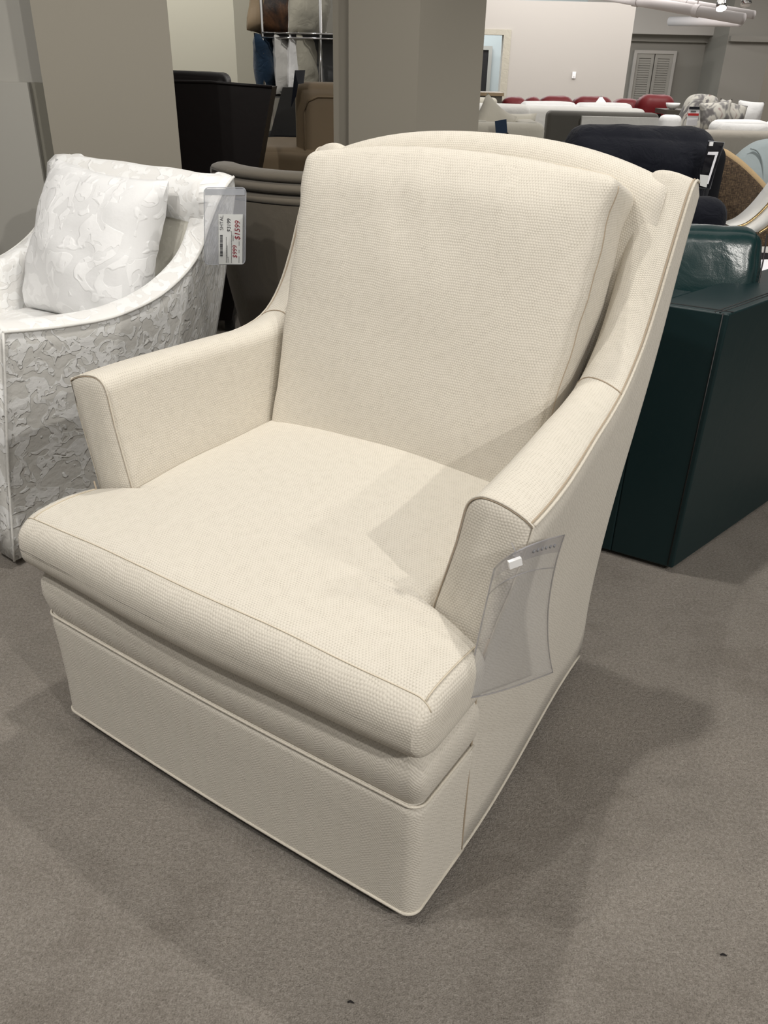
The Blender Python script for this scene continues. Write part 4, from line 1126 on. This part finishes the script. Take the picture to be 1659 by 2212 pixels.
# middle column, a convex corner at px 907
m0 = at(905, 100, 3.6); m0.z = 0
ca, cb = R(158), R(40)
Ca = Vector((cos(ca), sin(ca), 0)); Cb = Vector((cos(cb), sin(cb), 0))
def solve_len(d, px_):
    lo, hi = .05, 1.5
    tgt = px_
    for _ in range(40):
        m = (lo + hi) / 2; p = m0 + d * m
        v = p + Vector((0, 0, 1.15)) - CAM; xx = IW / 2 + FPX * v.dot(RT) / v.dot(FW)
        if (xx < tgt) == (d.x < 0): hi = m
        else: lo = m
    return m
la, lb = solve_len(Ca, 753), solve_len(Cb, 1043)
vs = [m0, m0 + Cb * lb, m0 + Cb * lb + Ca * la, m0 + Ca * la]
struct(MB().add([(v.x, v.y, 0) for v in vs] + [(v.x, v.y, CEIL) for v in vs], [(0, 3, 2, 1), (4, 5, 6, 7), (0, 1, 5, 4), (1, 2, 6, 5), (2, 3, 7, 6), (3, 0, 4, 7)]).build('wall_middle_column', 'grey_paint', None, smooth=False))
ls = solve_len(Ca, 724)
e0 = m0 + Ca * (la + .02) + Cb * .08; e1 = m0 + Ca * (ls + .09) + Cb * .09
struct(wallseg(e1, e0 + Ca * -.02, 0, CEIL, .2).build('wall_middle_return', 'grey_paint', None, smooth=False))
# far right room
YB = 15.7
zt3 = at(1360, 6, YB).z
xe = at(1362, 100, YB).x
dx0, dx1 = at(985, 100, YB).x, at(1102, 100, YB).x; dzt = at(1102, 64, YB).z
struct(MB().box((dx1, YB, 0), (xe, YB + .2, zt3)).build('wall_far', 'far_paint', None, smooth=False))
struct(MB().box((dx0 - 4, YB, dzt), (dx1, YB + .2, zt3)).build('wall_far_above_door', 'far_paint', None, smooth=False))
struct(MB().box((dx0 - 4, YB, 0), (dx0, YB + .2, dzt)).build('wall_far_left', 'far_paint', None, smooth=False))
fw = .12
dr_ = thing('door_1', None, None); dr_['kind'] = 'structure'
dr_.location = (dx1 - .5, YB, 0)
MB().box((.5 - fw, -.03, 0), (.5, .22, dzt - .08)).build('door_jamb', 'natural_linen', dr_, smooth=False)
MB().box((dx0 - dx1 + .5, -.03, dzt - .08), (.5, .22, dzt)).build('door_head', 'natural_linen', dr_, smooth=False)
struct(MB().box((dx0 - 2, YB + 3, 0), (dx1 + 2, YB + 3.1, CEIL)).build('wall_corridor', 'pale_blue_paint', None, smooth=False))
d2a, d2b = at(1048, 150, YB + 2.95).x, at(1057, 150, YB + 2.95).x; d2z = at(1050, 108, YB + 2.95).z
d2 = thing('door_2', None, None, (d2b - .9, YB + 2.97, 0)); d2['kind'] = 'structure'
MB().box((0, -.02, 0), (.86, .0, d2z)).build('door_opening', 'dark_void', d2, smooth=False)
MB().box((.86, -.05, 0), (.93, .0, d2z)).build('door_casing', 'light_grey_paint', d2, smooth=False)
MB().box((-.05, -.05, d2z), (.93, .0, d2z + .07)).build('door_casing', 'light_grey_paint', d2, smooth=False)
lsw = at(1240, 162, YB - .02)
sw = thing('light_switch', 'small white light switch plate on the far wall above the red sectional', 'light switch', lsw)
MB().box((-.03, 0, -.05), (.03, .015, .05)).build('switch_plate', 'white_plastic', sw, smooth=False)
MB().box((-.012, -.008, -.025), (.012, 0, .025)).build('switch_toggle', 'white_plastic', sw, smooth=False)
# recessed area to the right of the far wall
YC = 19.0
xk = at(1535, 110, YC).x
struct(MB().box((xe - .2, YC, 0), (xk, YC + .2, CEIL + .0)).build('wall_far_recess', 'far_grey_paint', None, smooth=False))
struct(MB().box((xk, YC - 1.2, 0), (22, YC - 1.0, CEIL)).build('wall_far_right', 'far_grey_paint', None, smooth=False))
struct(MB().box((xk - .12, YC - 1.2, 0), (xk, YC, CEIL)).build('wall_far_pilaster', 'far_grey_paint', None, smooth=False))
rz_ = at(1450, 86, YC).z
struct(MB().box((xe - .2, YC - .1, rz_ - .04), (xk, YC, rz_ + .08)).build('trim_3', 'far_grey_paint', None, smooth=False))
struct(MB().box((xk - .1, YC - 1.3, at(1600, 86, YC - 1.2).z - .03), (22, YC - 1.2, at(1600, 86, YC - 1.2).z + .06)).build('trim_4', 'far_grey_paint', None, smooth=False))
struct(MB().box((xe - .2, YC - .35, rz_ + .08), (xk - .12, YC, CEIL)).build('wall_far_soffit', 'far_paint', None, smooth=False))
# louvred double doors
lx0, lx1 = at(1368, 160, YC).x, at(1446, 160, YC).x; lz = at(1400, 116, YC).z
ld = thing('door_3', None, None, ((lx0 + lx1) / 2, YC - .02, 0)); ld['kind'] = 'structure'
hwid = (lx1 - lx0) / 2
for s in (-1, 1):
    mb = MB(); x0_, x1_ = (-hwid, -.01) if s < 0 else (.01, hwid)
    mb.box((x0_, -.04, 0), (x0_ + .06, 0, lz - .08)); mb.box((x1_ - .06, -.04, 0), (x1_, 0, lz - .08)); mb.box((x0_, -.04, lz - .08), (x1_, 0, lz))
    z_ = .1
    while z_ < lz - .1: mb.box((x0_ + .06, -.03, z_), (x1_ - .06, -.012, z_ + .034)); z_ += .042
    mb.box((x0_ + .05, -.012, 0), (x1_ - .05, -.002, lz - .08)); mb.build('louvred_panel', 'louvre_paint', ld, smooth=False)
MB().box((-hwid - .06, -.06, 0), (-hwid, 0, lz + .058)).build('door_casing', 'far_paint', ld, smooth=False)
MB().box((hwid, -.06, 0), (hwid + .06, 0, lz + .06)).build('door_casing', 'far_paint', ld, smooth=False)
MB().box((-hwid, -.06, lz), (hwid, 0, lz + .06)).build('door_casing', 'far_paint', ld, smooth=False)
# grey pillar at the right edge
pA = at(1645, 190, 8.8)
struct(MB().box((pA.x, 8.0, 0), (pA.x + .8, 8.8, CEIL)).build('wall_right_pillar', 'grey_paint', None, smooth=False))
# pipes under the ceiling
def pipe(name, label, pts, r, bands=()):
    o = thing(name, label, 'pipe', (0, 0, 0)); pts = [Vector(p) for p in pts]
    o.location = pts[0]
    MB().tube([p - pts[0] for p in pts], r, 14).build('pipe_run', 'pipe_paint', o)
    for t_ in bands:
        p = pts[0].lerp(pts[1], t_) - pts[0]; d = (pts[1] - pts[0]).normalized()
        MB().tube([p - d * .04, p + d * .04], r * 1.15, 14).build('clamp', 'pipe_paint', o, auto=30)
        MB().tube([p, Vector((p.x, p.y, CEIL - pts[0].z))], .008, 6).build('hanger_rod', 'pipe_paint', o)
def atz(px_, py_, z):
    d = RT * ((px_ - IW / 2) / FPX) - UP * ((py_ - IH / 2) / FPX) + FW
    return CAM + d * ((z - H) / d.z)
zp = 2.9
pipe('ceiling_pipe', 'large pale ceiling pipe, the lower of the two parallel ones', [at(1240, -22, 14.2), at(1606, 41, 12.2)], .066, (.4, .75))
pipe('ceiling_pipe', 'thinner pale ceiling pipe running above the large one', [at(1290, -26, 14.6), at(1628, 32, 12.5)], .05, (.6,))
pipe('ceiling_pipe', 'dull grey pipe crossing behind under the two ceiling pipes', [at(1447, 46, 17.4), at(1600, 47, 16.2)], .075)
# spot lights in view
def track(px_, py_, Y, label, glow=True):
    p = at(px_, py_, Y); o = thing('track_spotlight', label, 'spotlight', p)
    MB().tube([(0, 0, .16), (0, 0, .0), (0, -.03, -.05)], [.03, .05, .06], 16).build('lamp_head', 'chrome', o)
    MB().tube([(0, 0, .16), (0, 0, CEIL - p.z)], .01, 8).build('stem', 'white_plastic', o)
    g = MB().tube([(0, -.032, -.052), (0, -.036, -.06)], .052, 16).build('bulb', 'lamp_glow' if glow else 'chrome', o)
    return p
tl1 = track(1558, 6, 10.6, 'lit ceiling spotlight glaring at the top right', True)
track(1612, -2, 11.0, 'unlit chrome ceiling spotlight at the top right corner', False)

# lint on the carpet
for (x_, y_, l_) in ((757, 2165, 'black speck of lint on the carpet near the bottom centre'), (1562, 2063, 'dark speck on the carpet at the lower right')):
    p = onz(x_, y_, .002); tag(MB().tube([(-.004, 0, 0), (0, .001, .001), (.005, -.001, 0)], [.001, .0018, .0008], 6).build('lint_speck', 'lint', None, loc=p), l_, 'lint')

# ================================================================== LIGHT
def spot(name, loc, target, watts, size=1.9, soft_=.04, c=(1, .965, .91), blend=.5):
    l = bpy.data.lights.new(name, 'SPOT'); l.energy = watts; l.spot_size = size; l.spot_blend = blend; l.shadow_soft_size = soft_; l.color = c
    o = bpy.data.objects.new(name, l); col.objects.link(o); o.location = loc
    o.rotation_euler = (Vector(target) - Vector(loc)).to_track_quat('-Z', 'Y').to_euler(); return o
def area(name, loc, sx, sy, watts, c=(1, .97, .93)):
    l = bpy.data.lights.new(name, 'AREA'); l.shape = 'RECTANGLE'; l.size = sx; l.size_y = sy; l.energy = watts; l.color = c
    o = bpy.data.objects.new(name, l); col.objects.link(o); o.location = loc; return o
spot('spot_left', (-1.4, -.18, 3.1), (.1, 1.1, 0), 90, 2.1)
spot('spot_back', (.15, 1.95, 3.1), (0, 1.2, 0), 105, 2.3)
spot('spot_right', (2.28, -1.8, 3.1), (0, 1.2, .4), 250, 1.2, .03)
spot('spot_top', (.75, .25, 3.1), (.0, 1.1, 0), 40, 2.0)  # extra lamp, added to brighten the upward faces of the chair
spot('spot_right_two', (3.92, -1.58, 3.1), (0, 1.2, .4), 210, 1.0, .03)
spot('spot_white_chair', (-1.6, .5, 3.1), (-.75, 2.1, .7), 110, 1.3)
area('ceiling_fill', (0, -1.5, 3.25), 6, 4, 30)
area('ceiling_fill', (1, 4.5, 3.25), 8, 4, 45)
area('ceiling_fill', (2.5, 9, 3.25), 8, 4, 120)
area('ceiling_fill', (4.5, 14, 3.25), 8, 3, 330, (1, .95, .93))
spot('wall_wash', (-2.6, 6.6, 3.1), (-2.2, 7.9, 1.6), 140, 1.6)
spot('wall_wash', (-.9, 6.0, 3.1), (-.9, 8.0, 1.2), 90, 1.6)
spot('wall_wash', (1.4, 12.9, 2.9), (2.6, 15.7, 1.3), 170, 1.9, .04, (1, .965, .95))
spot('sofa_wash', (1.9, 6.0, 3.1), (1.9, 7.0, .5), 160, 1.5)
spot('sofa_wash', (3.0, 8.0, 3.1), (2.8, 9.5, .5), 180, 1.5)
spot('side_wash', (2.2, 3.2, 3.1), (1.9, 4.2, .5), 110, 1.5)
area('corridor_light', (dx1 - .5, YB + 1.5, 3.2), 2, 1.5, 120, (.9, .97, 1))
w = bpy.data.worlds.new('world'); scene.world = w; w.use_nodes = True
w.node_tree.nodes['Background'].inputs[0].default_value = (1, .95, .88, 1); w.node_tree.nodes['Background'].inputs[1].default_value = .24
vs_ = scene.view_settings
vs_.view_transform = 'Standard'; vs_.look = 'None'; vs_.exposure = 0; vs_.gamma = 1; vs_.use_curve_mapping = False
